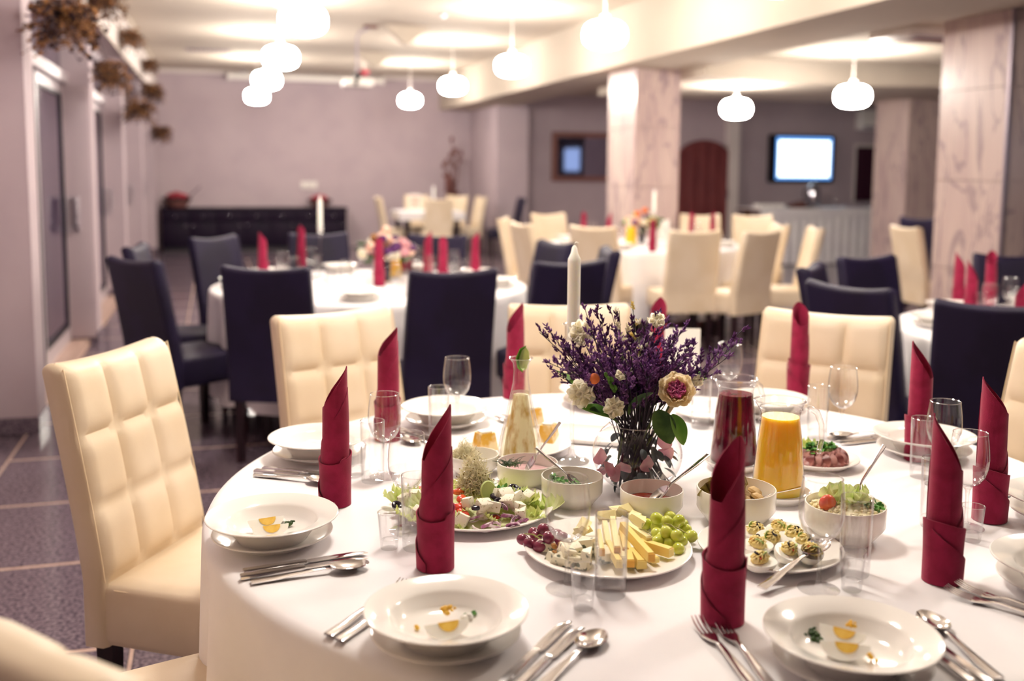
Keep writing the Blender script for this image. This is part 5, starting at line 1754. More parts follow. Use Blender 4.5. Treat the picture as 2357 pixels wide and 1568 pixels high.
for k in range(760):
    a, r = g.uniform(0, 2 * PI), 0.030 * math.sqrt(g.random())
    hgt_ = 0.055 * (1 - (r / 0.034) ** 1.3)
    c = Vector((r * math.cos(a), r * math.sin(a), g.uniform(0, 1) * hgt_))
    d = Vector((g.uniform(-1, 1), g.uniform(-1, 1), g.uniform(-0.6, 1.0))).normalized()
    L = g.uniform(0.006, 0.013)
    e = Vector((g.uniform(-1, 1), g.uniform(-1, 1), g.uniform(-1, 1))) * 0.004
    sp.tube([c - d * L, c + e, c + d * L], 0.0006, 3, False)
    if k % 5 == 0:
        ss.ell(c + d * L, (0.0014, 0.0009, 0.0009), 5, 4)
qs = on_salad(1092, 1128, 0.0)
t = thing('sprout_heap', 'pointed heap of alfalfa sprouts on the feta salad', 'sprouts', qs, 0, None, (1.1, 1.1, 1.6))
part(t, 'sprout_core', MB().lathe([(0, 0), (0.017, 0), (0.014, 0.010), (0.006, 0.022), (0, 0.028)], 16).mesh('sprout_core', 'sprout'))
part(t, 'sprout_threads', sp.mesh('sprout_threads', 'sprout'), stuff=True)
part(t, 'sprout_seeds', ss.mesh('sprout_seeds', 'seed'), stuff=True)
single('parsley_sprig', PARS[0], 'parsley sprig beside the sprout heap on the feta salad', 'parsley', on_salad(1140, 1136, 0.008), (0, 0, 0.8), None, 1.35)
single('lemon_slice', MB().lathe([(0, 0), (0.018, 0), (0.02, 0.002), (0.018, 0.004), (0, 0.004)], 20).mesh('lemon_slice', 'lime_flesh'), 'pale lemon slice standing behind the sprout heap', 'lemon', on_salad(1122, 1130, 0.014), (1.3, 0.2, 0.4))

# small pale bowl with sprouts behind the napkin
p6 = onz(1092, 1062, TZ + 0.03)
single('serving_bowl', bowl_meshes(0.058, 0.045), 'small white bowl with sprouts behind the feta salad', 'bowl', (p6.x, p6.y + 0.01, TZ))
t = thing('sprout_heap', 'heap of sprouts in the small white bowl behind the feta salad', 'sprouts', (p6.x - 0.02, p6.y + 0.01, TZ + 0.03), 1.0, None, 0.95)
part(t, 'sprout_threads', bpy.data.meshes['sprout_threads'], stuff=True)
part(t, 'sprout_seeds', bpy.data.meshes['sprout_seeds'], stuff=True)

# ================================================================== STUFFED EGG PLATTER
pe = onz(1772, 1252, TZ + 0.02)
single('platter', platter_mesh(0.129), 'round white platter of stuffed eggs', 'platter', (pe.x, pe.y, TZ))


def half_egg():
    A, Bx, N, seg = 0.0215, 0.0295, 14, 16
    b = MB()
    for i in range(seg + 1):
        a = -PI / 2 + PI * i / seg
        b.v += [(-Bx * math.cos(PI * j / N), A * math.sin(PI * j / N) * (1 + 0.12 * math.cos(PI * j / N)) * math.sin(a), -A * math.sin(PI * j / N) * (1 + 0.12 * math.cos(PI * j / N)) * math.cos(a)) for j in range(N + 1)]
    m = N + 1
    for i in range(seg):
        for j in range(N):
            b.f.append((i * m + j, i * m + j + 1, (i + 1) * m + j + 1, (i + 1) * m + j))
    ring = [j for j in range(m)] + [seg * m + j for j in range(N - 1, 0, -1)]
    b.f.append(tuple(ring))
    return b.mesh('egg_white', 'egg_w', angle=40)


HE = half_egg()
cr = MB()
g = random.Random(19)
for k in range(26):      # piped, ridged filling
    a = k * 2.4
    r = 0.0105 * math.sqrt(k / 26)
    cr.torus((0, 0, 0), 0.0042, 0.0017, 10, 5, rot(g.uniform(0.4, 1.4), g.uniform(-0.5, 0.5), a, (r * 1.35 * math.cos(a), r * math.sin(a), 0.003 + 0.011 * (1 - k / 30))), 0, 4.5)
cr.ell((0, 0, 0.003), (0.017, 0.013, 0.009), 14, 8)
CRM = cr.mesh('filling', 'egg_cr')
OLS = MB().lathe([(0.0022, 0), (0.0062, 0), (0.0066, 0.0016), (0.0062, 0.0032), (0.0022, 0.0032)], 18).mesh('olive_slice', 'olive')
CUC = MB().lathe([(0, 0), (0.0085, 0), (0.009, 0.0012), (0.0085, 0.0024), (0, 0.0024)], 18).mesh('cucumber_slice', 'cucumber')
TOM = MB().rbox((0, 0, 0), (0.010, 0.004, 0.002), 0.0008).mesh('pepper_strip', 'tomato')
for k, (px, py, hd, tl) in enumerate([(1738, 1222, 0.3, 0.2), (1793, 1217, 1.0, 0.15), (1743, 1254, 0.1, 0.2), (1814, 1268, 0.9, 0.45), (1749, 1290, -0.4, 0.2), (1851, 1250, 1.3, 0.2), (1828, 1232, 0.2, 0.1), (1776, 1240, -0.3, 0.5), (1868, 1270, 0.8, 0.3)]):
    z = PW + 0.022
    t = thing('stuffed_egg', 'stuffed egg half with olive and cucumber on the round egg platter', 'egg', onz(px, py, z), 0, 'stuffed eggs on the platter', None, (tl, 0, CAMR + hd))
    part(t, 'egg_white', HE)
    f_ = part(t, 'filling', CRM, (0, 0, -0.001), (0, 0, k))
    part(f_, 'olive_slice', OLS, (0.004, -0.002, 0.0125), (0.5, 0.4, k))
    part(f_, 'cucumber_slice', CUC, (-0.006, 0.003, 0.010), (0.9, 0.5, 0))
    part(f_, 'pepper_strip', TOM, (0.003, 0.007, 0.012), (0.3, 0.3, 0.6))
pa, pb = onz(1790, 1336, TZ + 0.012), onz(1885, 1262, TZ + 0.036)
dd = pb - pa
kit(SPOON, 'serving_spoon', 'steel serving spoon resting on the stuffed egg platter', 'spoon', tuple(pa + dd * 0.42), 0, None, 1.0, (0, -math.atan2(dd.z, dd.xy.length) + 0.05, math.atan2(dd.y, dd.x)))

# ================================================================== ROAST MEAT PLATE AND ASPIC PLATE
pm = onz(1880, 1050, TZ + 0.02)
single('platter', platter_mesh(0.098), 'white plate of roast meat slices behind the orange juice jug', 'plate', (pm.x, pm.y, TZ))
ms = MB().grid(lambda u, v: (0.030 * v * math.cos(2 * PI * u), 0.024 * v * math.sin(2 * PI * u) * (1 + 0.15 * math.cos(4 * PI * u)), 0.004 * math.sin(6 * PI * u) * v), 24, 4, True).mesh('meat_slice', 'meat', solid=0.005)
ms2 = MB().grid(lambda u, v: (0.028 * v * math.cos(2 * PI * u), 0.022 * v * math.sin(2 * PI * u), 0.004 * math.sin(6 * PI * u) * v), 24, 4, True).mesh('meat_slice', 'meat_p', solid=0.006)
for k in range(15):
    a = -2.6 + 0.28 * k
    r = 0.055
    single('meat_slice', (ms, ms2)[k % 2], 'roast meat slice fanned around the meat plate', 'meat', (pm.x + r * math.cos(a), pm.y + r * math.sin(a), PW + 0.016), (0.9, 0.2, a + 1.2), 'roast meat slices on the plate', 0.9)
for k in range(4):
    single('parsley_sprig', PARS[k % 3], 'parsley sprig on top of the roast meat', 'parsley', (pm.x - 0.03 + 0.022 * k, pm.y - 0.02 + 0.006 * k, PW + 0.030), (0, 0, k), 'parsley on the roast meat', 1.3)
for k in range(3):
    single('lettuce_leaf', LETT[k], 'lettuce leaf under the parsley on the meat plate', 'lettuce', (pm.x - 0.03 + 0.025 * k, pm.y + 0.012, PW + 0.018), (0, -0.4, 1.9 * k), 'lettuce leaves on the meat plate', 0.7)

pp_ = onz(1185, 1016, TZ + 0.02)
single('platter', platter_mesh(0.138), 'round white plate of golden aspic behind the carafe', 'plate', (pp_.x, pp_.y, TZ))
ab = MB().add([(-0.026, -0.022, 0), (0.026, -0.022, 0), (0.026, 0.022, 0), (-0.026, 0.022, 0), (-0.019, -0.016, 0.042), (0.019, -0.016, 0.042), (0.019, 0.016, 0.042), (-0.019, 0.016, 0.042)],
              [(0, 3, 2, 1), (4, 5, 6, 7), (0, 1, 5, 4), (1, 2, 6, 5), (2, 3, 7, 6), (3, 0, 4, 7)]).mesh('jelly', 'aspic', False)
cap_a = MB().rbox((0, 0, 0.044), (0.030, 0.026, 0.007), 0.003).mesh('egg_slice', 'egg_w')
for (px, py, rz, lb) in [(1116, 1034, 0.3, 'golden aspic block left of the carafe'), (1262, 1014, 0.9, 'golden aspic block right of the carafe'), (1192, 992, 0.2, 'golden aspic block seen through the carafe'), (1225, 975, 0.5, 'golden aspic block at the back of the aspic plate')]:
    t = thing('aspic_block', lb, 'aspic', onz(px, py, PW), rz)
    part(t, 'jelly', ab)
    part(t, 'egg_slice', cap_a)
    part(t, 'carrot_piece', MB().ell((0.006, -0.004, 0.030), (0.009, 0.013, 0.007), 8, 6).mesh('carrot_piece', 'tomato'))

# ================================================================== VASE AND BOUQUET
V = onz(1465, 1128, TZ)
va = thing('glass_vase', 'round clear glass fishbowl vase holding the purple bouquet', 'vase', V)
vp = [(0, 0.003), (0.040, 0.003)] + [(0.097 * math.cos(p), 0.082 + 0.083 * math.sin(p)) for p in [math.radians(-66 + 118 * i / 22) for i in range(23)]]
part(va, 'wall', MB().lathe(vp, 56).mesh('wall', 'glass'))
rz_, rr_ = vp[-1][1], vp[-1][0]
part(va, 'rim', MB().torus((0, 0, rz_), rr_, 0.0016, 44, 6).mesh('rim', 'glass_b'))
part(va, 'base', MB().lathe([(0, 0), (0.038, 0), (0.044, 0.004), (0.038, 0.009), (0, 0.006)], 36).mesh('base', 'solid'))
part(va, 'water_surface', MB().lathe([(0, 0.045), (0.084, 0.045)], 40).mesh('water_surface', 'glass'))

gb = random.Random(77)
RIMZ = TZ + rz_


def atd(px, py, dep):
    r = _ray(px, py) / FPX * dep
    return Vector((r[0], r[1], CAM_H + r[2]))


DEP = float((CR.T @ (np.array(V) - np.array([0, 0, CAM_H])))[2])


def floret(b, p, d, L, w):
    d = d.normalized()
    a = d.orthogonal().normalized()
    c = d.cross(a)
    m = p + d * L * 0.45
    vs = [p, m + a * w, m + c * w, m - a * w, m - c * w, p + d * L]
    b.add(vs, [(0, 2, 1), (0, 3, 2), (0, 4, 3), (0, 1, 4), (5, 1, 2), (5, 2, 3), (5, 3, 4), (5, 4, 1)])


def sprig(tip, dense, mfl, mst, label, group, nm='statice_sprig', big=1.0, spread=0.045):
    """stem from the bottom of the vase through its mouth to the tip, feathered with florets"""
    hd = Vector((tip.x - V.x, tip.y - V.y))
    ang = math.atan2(hd.y, hd.x)
    u = Vector((math.cos(ang), math.sin(ang), 0))
    k = min(1.0, hd.length / 0.2)
    O = Vector(V)
    p0 = O + u * (-0.02 * k + gb.uniform(-0.04, 0.04)) + Vector((gb.uniform(-0.035, 0.035), gb.uniform(-0.035, 0.035), 0.018))
    p1 = Vector((O.x, O.y, RIMZ)) + u * (0.046 * k + gb.uniform(-0.012, 0.004)) + Vector((gb.uniform(-0.012, 0.012), gb.uniform(-0.012, 0.012), 0))
    st, fl = MB(), MB()

    def cv(t):
        if t < 0.4:
            return p0.lerp(p1, t / 0.4)
        q = (t - 0.4) / 0.6
        s = p1 + (p1 - p0).normalized() * 0.08
        return p1 * (1 - q) ** 2 + s * 2 * q * (1 - q) + tip * q * q
    pts = [cv(i / 12) - O for i in range(13)]
    st.tube(pts, [0.0017 - 0.0009 * i / 12 for i in range(13)], 5, False)
    L = (tip - p1).length
    for b_i in range(dense):
        t = 0.50 + 0.50 * (b_i + 0.5) / dense
        base = cv(t) - O
        tan = (cv(min(1, t + 0.03)) - cv(t - 0.03)).normalized()
        sd = Vector((gb.uniform(-1, 1), gb.uniform(-1, 1), gb.uniform(-0.3, 1.0)))
        dirn = (tan * 1.1 + sd * 0.9).normalized()
        bl = spread * gb.uniform(0.5, 1.1) * (1.25 - 0.7 * (t - 0.52) / 0.48)
        e = base + dirn * bl
        st.tube([base, base.lerp(e, 0.5) + Vector((0, 0, 0.002)), e], [0.0008, 0.0007, 0.0005], 4, False)
        nfl = 9 + gb.randrange(4)
        for f_i in range(nfl):
            s = 0.35 + 0.65 * f_i / (nfl - 1)
            pp2 = base.lerp(e, s)
            dv = (dirn * 0.9 + Vector((gb.uniform(-1, 1), gb.uniform(-1, 1), gb.uniform(-0.5, 1.2))) * 0.9)
            floret(fl, pp2, dv, gb.uniform(0.008, 0.014) * big, gb.uniform(0.0018, 0.0030) * big)
    t_ = thing(nm, label, 'flowers', O, 0, group)
    part(t_, 'stem', st.mesh('stem', mst, angle=70))
    part(t_, 'florets', fl.mesh('florets', mfl, False), stuff=True)


tips = [(1242, 765, .02), (1268, 768, -.02), (1262, 835, .03), (1300, 800, -.06), (1310, 850, -.08), (1345, 707, .0), (1372, 712, -.03), (1330, 745, .06), (1358, 760, -.05), (1408, 720, .05), (1400, 800, -.10),
        (1280, 862, -.04), (1335, 820, .02), (1375, 830, -.12), (1430, 790, -.02), (1455, 770, .06), (1470, 830, -.12), (1490, 770, -.06), (1512, 720, .0), (1530, 745, .05), (1520, 800, -.12), (1548, 790, -.05),
        (1578, 752, .02), (1600, 800, -.02), (1575, 835, -.08), (1610, 830, .06), (1640, 862, -.03), (1708, 760, .0), (1690, 795, .03), (1672, 825, -.03), (1500, 860, -.13), (1440, 860, -.13), (1350, 880, -.11),
        (1545, 850, .10), (1480, 800, .10), (1420, 760, .12), (1380, 790, .10), (1560, 770, .11), (1300, 800, .08), (1462, 745, -.02), (1536, 820, .0), (1410, 850, .02), (1450, 800, -.08), (1590, 858, -.04),
        (1330, 860, -.02), (1300, 845, .04), (1390, 865, -.06), (1600, 868, .03), (1520, 865, -.03), (1465, 868, -.02), (1560, 815, .03), (1425, 820, .06), (1505, 790, .02), (1385, 770, .03), (1490, 750, .04), (1345, 790, -.10), (1316, 780, .0), (1590, 790, .05)]
for k, (px, py, dd_) in enumerate(tips):
    sprig(atd(px, py, DEP + dd_), 14, 'statice' if k % 3 else 'statice2', 'stem_d', 'purple statice sprig in the round glass vase', 'purple statice sprigs in the vase')
for (px, py, dd_) in [(1455, 700, .03), (1425, 715, .04), (1470, 735, .0), (1500, 735, .02), (1440, 755, -.03)]:
    sprig(atd(px, py, DEP + dd_), 8, 'yellow_fl' if px == 1455 else 'cream_fl', 'stem', 'cream filler-flower sprig among the purple statice', 'cream filler sprigs in the vase', 'filler_sprig', 1.0, 0.03)
# dark stems packed in the neck of the vase
sb_ = thing('stem_bundle', 'tight bundle of thin dark flower stems in the neck of the round vase', 'stems', V)
for k in range(24):
    a, r = gb.uniform(0, 2 * PI), 0.045 * math.sqrt(gb.random())
    a2, r2 = gb.uniform(0, 2 * PI), 0.066 * math.sqrt(gb.random())
    p0 = Vector((r2 * math.cos(a2), r2 * math.sin(a2), 0.014 + gb.uniform(0, 0.02)))
    p1 = Vector((1.25 * r * math.cos(a), 1.25 * r * math.sin(a), rz_ + 0.01))
    p2 = Vector((1.9 * r * math.cos(a), 1.9 * r * math.sin(a), rz_ + gb.uniform(0.06, 0.10)))
    part(sb_, 'stem', MB().tube([p0, p1, p2], [0.0024, 0.002, 0.0012], 6).mesh('stem', 'stem' if k % 6 == 0 else 'stem_d'))


def petal(w, h, cup, ruf, m, seed, nm='petal'):
    g = random.Random(seed)
    ph = g.uniform(0, 6)

    def f(u, v):
        s = u * 2 - 1
        ww = w * (0.35 + 0.65 * math.sin(PI * (0.12 + 0.60 * v)))
        x = h * v - cup * 0.35 * h * v * v
        return (x * math.cos(0.2 * s), ww * s, cup * h * v * v * 0.9 + 0.28 * ww * s * s + ruf * math.sin(9 * s + ph) * v * v)
    return MB().grid(f, 14, 7).mesh(nm, m, angle=80)


def rosette(name, label, cat, loc, axis, layers, extra=None):
    q = Vector((0, 0, 1)).rotation_difference(Vector(axis)).to_euler()
    t = thing(name, label, cat, loc, 0, None, None, tuple(q))
    for (me, n, tilt, r0, off, pn) in layers:
        for i in range(n):
            a = 2 * PI * i / n + off
            part(t, pn, me, (r0 * math.cos(a), r0 * math.sin(a), 0), (0, -tilt, a))
    if extra:
        extra(t)
    return t


tocam = lambda p: (Vector((0, 0, CAM_H)) - p).normalized()
ko = petal(0.024, 0.041, 0.45, 0.0034, 'kale_o', 1, 'outer_leaf')
ki = petal(0.018, 0.034, 0.55, 0.0018, 'kale_i', 2, 'inner_leaf')
p = atd(1556, 905, DEP - 0.075)
rosette('ornamental_cabbage', 'ornamental cabbage flower with a pink heart in the bouquet', 'flower', p, tocam(p) + Vector((0.05, 0, 0.35)),
        [(ko, 7, 0.20, 0.006, 0.0, 'outer_leaf'), (ko, 7, 0.55, 0.005, 0.45, 'outer_leaf'), (ki, 7, 0.75, 0.006, 0.2, 'inner_leaf'), (ki, 6, 1.05, 0.004, 0.7, 'inner_leaf'), (ki, 5, 1.3, 0.002, 0.1, 'inner_leaf')],
        lambda t: part(t, 'stalk', MB().tube([(0, 0, 0), (-0.01, -0.01, -0.05), (-0.035, -0.02, -0.10)], 0.0045, 8).mesh('stalk', 'kale_o')))
wo = petal(0.019, 0.029, 0.8, 0.0008, 'cream_fl', 3)
wi = petal(0.009, 0.017, 0.9, 0.0005, 'yellow_fl', 4)
for (px, py, dz, sc, lb, ax) in [(1412, 942, -0.095, 1.0, 'open cream freesia at the front of the bouquet', (0.05, 0, 0.15)), (1342, 772, 0.02, 1.25, 'cream rose behind the purple statice near the candle', (-0.2, 0, 0.3)),
                                 (1350, 900, -0.06, 1.35, 'pale cream rose low at the left of the bouquet', (-0.5, 0, -0.2)), (1512, 745, 0.0, 0.8, 'small white bloom at the top of the bouquet', (0, 0, 0.6)),
                                 (1428, 868, -0.10, 0.55, 'small white bud flower above the cream freesia', (0.1, 0, 0.4)), (1600, 880, -0.03, 0.6, 'small white bloom beside the ornamental cabbage', (0.5, 0, 0.3))]:
    p = atd(px, py, DEP + dz)
    t = rosette('cream_flower', lb, 'flower', p, tocam(p) + Vector(ax), [(wo, 6, 0.30, 0.003, 0.0, 'petal'), (wo, 5, 0.72, 0.003, 0.5, 'petal'), (wo, 4, 1.0, 0.001, 0.1, 'petal'), (wi, 4, 1.15, 0.001, 0.2, 'petal')])
    t.scale = (sc, sc, sc)
lf1, lf2 = leaf_mesh(0.068, 0.021, 'leaf', 0.2), leaf_mesh(0.072, 0.024, 'leaf_d', 0.3)
for (px, py, dz, me, e, lb) in [(1318, 885, -0.05, lf1, (0.4, -0.5, 1.9), 'round green leaf at the left of the bouquet'), (1340, 940, -0.08, lf1, (0.3, 0.1, -0.4), 'broad green leaf below the pale rose'),
                                (1358, 945, -0.09, lf2, (0.2, 0.2, -0.1), 'dark green leaf below the pale rose'), (1512, 945, -0.085, lf2, (0.6, 0.9, -1.2), 'dark veined cabbage leaf hanging over the vase rim'),
                                (1545, 955, -0.09, lf1, (0.5, 1.0, -0.7), 'green cabbage leaf hanging beside the vase rim'), (1505, 905, -0.08, lf2, (0.3, 0.5, 2.4), 'grey-green leaf left of the ornamental cabbage'),
                                (1590, 885, -0.02, lf1, (0.2, -0.4, 0.6), 'small bright leaf right of the ornamental cabbage')]:
    single('flower_leaf', me, lb, 'leaf', atd(px, py, DEP + dz), e)
bd = MB()
for k in range(7):
    bd.ell((0.004 * math.sin(k * 2), 0.004 * math.cos(k * 2), 0.007 * k), (0.0042, 0.0042, 0.007), 8, 6)
single('freesia_buds', bd.mesh('freesia_buds', 'leaf'), 'green freesia bud spike above the cream freesia', 'bud', atd(1415, 900, DEP - 0.10), (0.2, -0.5, 0))
single('orange_bud', MB().ell((0, 0, 0), 0.0115, 12, 9).mesh('orange_bud', 'orange_fl'), 'round orange bud among the purple statice', 'bud', atd(1368, 872, DEP - 0.11))
# eucalyptus and pink petals inside the bowl
eu = leaf_mesh(0.034, 0.011, 'euca', 0.2, 'eucalyptus_leaf')
for k in range(34):
    a = gb.uniform(0, 2 * PI)
    zz = gb.uniform(0.03, 0.12)
    R_ = 0.97 * 0.097 * math.sqrt(max(0.05, 1 - ((zz - 0.082) / 0.086) ** 2)) - 0.030
    single('eucalyptus_leaf', eu, 'grey eucalyptus leaf inside the round vase', 'leaf', (V.x + R_ * math.cos(a), V.y + R_ * math.sin(a), TZ + zz), (gb.uniform(-0.6, 0.6), gb.uniform(0.2, 1.2), a + gb.uniform(-0.5, 0.5)), 'eucalyptus leaves in the vase', gb.uniform(0.7, 1.05))
pk = petal(0.024, 0.042, 0.9, 0.001, 'pink_pt', 8)
for k, (px, py, dz) in enumerate([(1392, 1062, -.045), (1415, 1078, -.06), (1440, 1068, -.062), (1376, 1080, -.03), (1405, 1092, -.058), (1520, 1030, -.05), (1535, 1060, -.045), (1500, 1078, -.06)]):
    p = atd(px, py, DEP + dz)
    e = Vector((0, 0, 1)).rotation_difference(tocam(p) + Vector((0, 0, 0.2))).to_euler()
    e.rotate_axis('Z', 2.2 + 0.9 * k)
    single('pink_petal', pk, 'large pink petal lying inside the round vase', 'petal', p, tuple(e), 'pink petals in the vase', 0.72)

# ================================================================== CHAIRS AT THE FRONT TABLE
def seat_chair(deg, r, label, face=None):
    th = math.radians(deg)
    o = Vector((C0.x + r * math.cos(th), C0.y + r * math.sin(th)))
    h = math.atan2(C0.y - o.y, C0.x - o.x) if face is None else math.radians(face)
    kit(CREAM, 'dining_chair', label, 'chair', (o.x, o.y, 0), h)


seat_chair(149, 1.06, 'quilted cream leather chair beside the aisle, its seat in full view')
seat_chair(190, 1.10, 'quilted cream leather chair with only its seat beside the tablecloth in view', 19)
seat_chair(218.5, 1.135, 'quilted cream leather chair with only its top rail in view, before the broken egg plate')
seat_chair(113.4, 1.085, 'quilted cream leather chair behind the plain white plate and napkin')
seat_chair(79, 0.99, 'quilted cream leather chair behind the tall candle')
seat_chair(41.5, 1.04, 'quilted cream leather chair behind the orange juice jug')
seat_chair(4, 0.98, 'quilted cream leather chair beside the broad dark chair', 188)

# ================================================================== BACKGROUND TABLES
nap_small = NAP
small_b = []


def posy(seed, mats):
    g = random.Random(seed)
    P = []
    for k, m in enumerate(mats):
        bl_me = MB().ell((0, 0, 0), (0.034, 0.034, 0.027), 9, 6).mesh('bloom', m)
        for _ in range(9):
            a, r = g.uniform(0, 2 * PI), 0.16 * math.sqrt(g.random())
            P.append(('bloom', bl_me, (r * math.cos(a), r * math.sin(a), 0.17 + g.uniform(0, 0.17) * (1 - r / 0.22)), (g.uniform(-1, 1), g.uniform(-1, 1), a)))
    lf_me = MB().ell((0, 0, 0), (0.035, 0.02, 0.012), 7, 5).mesh('leaf', 'leaf_d')
    for _ in range(18):
        a, r = g.uniform(0, 2 * PI), g.uniform(0.05, 0.18)
        P.append(('leaf', lf_me, (r * math.cos(a), r * math.sin(a), g.uniform(0.12, 0.24)), (g.uniform(-1, 1), 0, a)))
    P.append(('vase', MB().lathe([(0, 0.002), (0.05, 0.002), (0.09, 0.06), (0.085, 0.11), (0.06, 0.15)], 24).mesh('vase', 'glass')))
    P.append(('stems', MB().tube([(0, 0, 0.01), (0.01, 0, 0.19)], 0.03, 7).mesh('stems', 'stem_d')))
    return P


CANDLE = [('foot', bpy.data.meshes['foot.001'] if 'foot.001' in bpy.data.meshes else bpy.data.meshes['foot'])]
for o in cs.children:
    pass
CSK = [(o.name.split('.')[0], o.data) for o in cs.children]
CDK = [(o.name.split('.')[0], o.data) for o in cd.children]
JGO = []


def dress(cx, cy, R, nset, a0, where, grp, posym, seed, nap_r=0.52, card=None, jugs=(), candle=None, pos=(0.0, 0.0), naps=(), flw=None):
    g = random.Random(seed)
    for k in range(nset):
        a = a0 + 2 * PI * k / nset
        p = Vector((cx + (R - 0.17) * math.cos(a), cy + (R - 0.17) * math.sin(a), TZ))
        single('dinner_plate', flat_me, 'white flat plate under a soup plate on %s' % where, 'plate', p, (0, 0, 0), 'flat plates on %s' % where)
        single('soup_plate', soup_me, 'white soup plate on a flat plate on %s' % where, 'plate', p + Vector((0, 0, 0.0078)), (0, 0, 0), 'soup plates on %s' % where)
        if k < len(naps):
            q = onz(naps[k][0], naps[k][1], TZ + 0.285)
            q.z = TZ + 0.0005
        else:
            an = a + 0.23
            q = Vector((cx + (R - 0.30) * math.cos(an), cy + (R - 0.30) * math.sin(an), TZ + 0.0005))
        if k < len(naps) or not naps:
          kit(NAP[k % 3], 'rolled_napkin', 'burgundy napkin rolled upright on %s' % where, 'napkin', q, g.uniform(0, 6), 'rolled napkins on %s' % where)
        for (kp, nm, rr, da, lb) in ((WINE, 'wine_glass', 0.40, -0.18, 'clear wine glass'), (TUMB, 'tumbler', 0.36, -0.32, 'clear tumbler')):
            aa = a + da
            kit(kp, nm, '%s on %s' % (lb, where), 'glass', (cx + (R - rr) * math.cos(aa), cy + (R - rr) * math.sin(aa), TZ + 0.0005), 0, '%s on %s' % (lb + ('es' if lb.endswith('ss') else 's'), where))
    kit(posy(seed, posym), 'flower_vase', 'low vase of mixed flowers on %s' % where, 'flowers', (cx + pos[0], cy + pos[1], TZ))
    if candle:
        kit(CSK, 'candlestick', 'tall glass candlestick on %s' % where, 'candlestick', (candle[0], candle[1], TZ))
        kit(CDK, 'candle', 'tall white taper candle on %s' % where, 'candle', (candle[0], candle[1], TZ + 0.293))
    for (jx, jy, liq, lb) in jugs:
        jug((jx, jy, TZ + 0.001), liq, 0.172, lb + ' on ' + where, 0.3)
    if card:
        t = thing('menu_card', 'white folded menu card on %s' % where, 'card', (card[0], card[1], TZ), CAMR)
        part(t, 'front_leaf', MB().lohi((-0.055, -0.006, 0.0), (0.055, -0.004, 0.20)).mesh('front_leaf', 'card', False), (0, 0, 0), (-0.08, 0, 0))
        part(t, 'back_leaf', MB().lohi((-0.055, 0.028, 0.0), (0.055, 0.030, 0.20)).mesh('back_leaf', 'card', False), (0, 0, 0), (0.08, 0, 0))


W1, W2, W4 = 'the table ringed by dark chairs', 'the table ringed by cream chairs', 'the table beside the marble pier'
B1 = (0.88, 5.98)
round_table(B1[0], B1[1], 0.92, 'round banquet table ringed by dark chairs behind the front table', 'white cloth on the round table ringed by dark chairs', 5)
dress(B1[0], B1[1], 0.92, 9, 0.3, W1, W1, ['peach_fl', 'cream_fl', 'pink_pt', 'statice2', 'dry_b'], 5, jugs=((onz(905, 640, TZ).x, onz(905, 640, TZ).y, 'juice_o', 'jug of orange juice'), (onz(930, 636, TZ).x + 0.03, onz(930, 636, TZ).y + 0.12, 'juice_r', 'jug of red juice')), candle=onz(737, 522, 1.08), pos=(0.10, 0.10),
      naps=[(604, 535), (693, 519), (872, 547), (985, 532), (1020, 543), (1094, 534)])
B2 = (3.84, 8.74)
round_table(B2[0], B2[1], 0.92, 'round banquet table ringed by cream chairs in front of the marble column', 'white cloth on the round table ringed by cream chairs', 6)
dress(B2[0], B2[1], 0.92, 8, 0.1, W2, W2, ['peach_fl', 'cream_fl', 'orange_fl', 'statice2', 'lettuce'], 8, jugs=((3.62, 8.52, 'juice_o', 'jug of orange juice'),), candle=onz(1507, 437, 1.265), pos=(-0.02, 0.0), card=onz(1528, 553, TZ), naps=[(1344, 488), (1402, 488), (1503, 502), (1593, 488), (1641, 488)])
B4 = (3.78, 3.46)
round_table(B4[0], B4[1], 0.92, 'round banquet table by the marble pier', 'white cloth on the round table beside the marble pier', 7)
dress(B4[0], B4[1], 0.92, 9, 2.0, W4, W4, ['peach_fl', 'cream_fl', 'pink_pt', 'statice2'], 9, naps=[(2212, 582), (2241, 600), (2284, 578), (2356, 640)])
# wine bottle on that table
single('water_bottle', MB().lathe([(0, 0), (0.035, 0), (0.037, 0.01), (0.037, 0.17), (0.015, 0.22), (0.0135, 0.29), (0, 0.29)], 20).mesh('water_bottle', 'juice_r'), 'dark bottle on the table beside the marble pier', 'bottle', (4.05, 3.55, TZ))

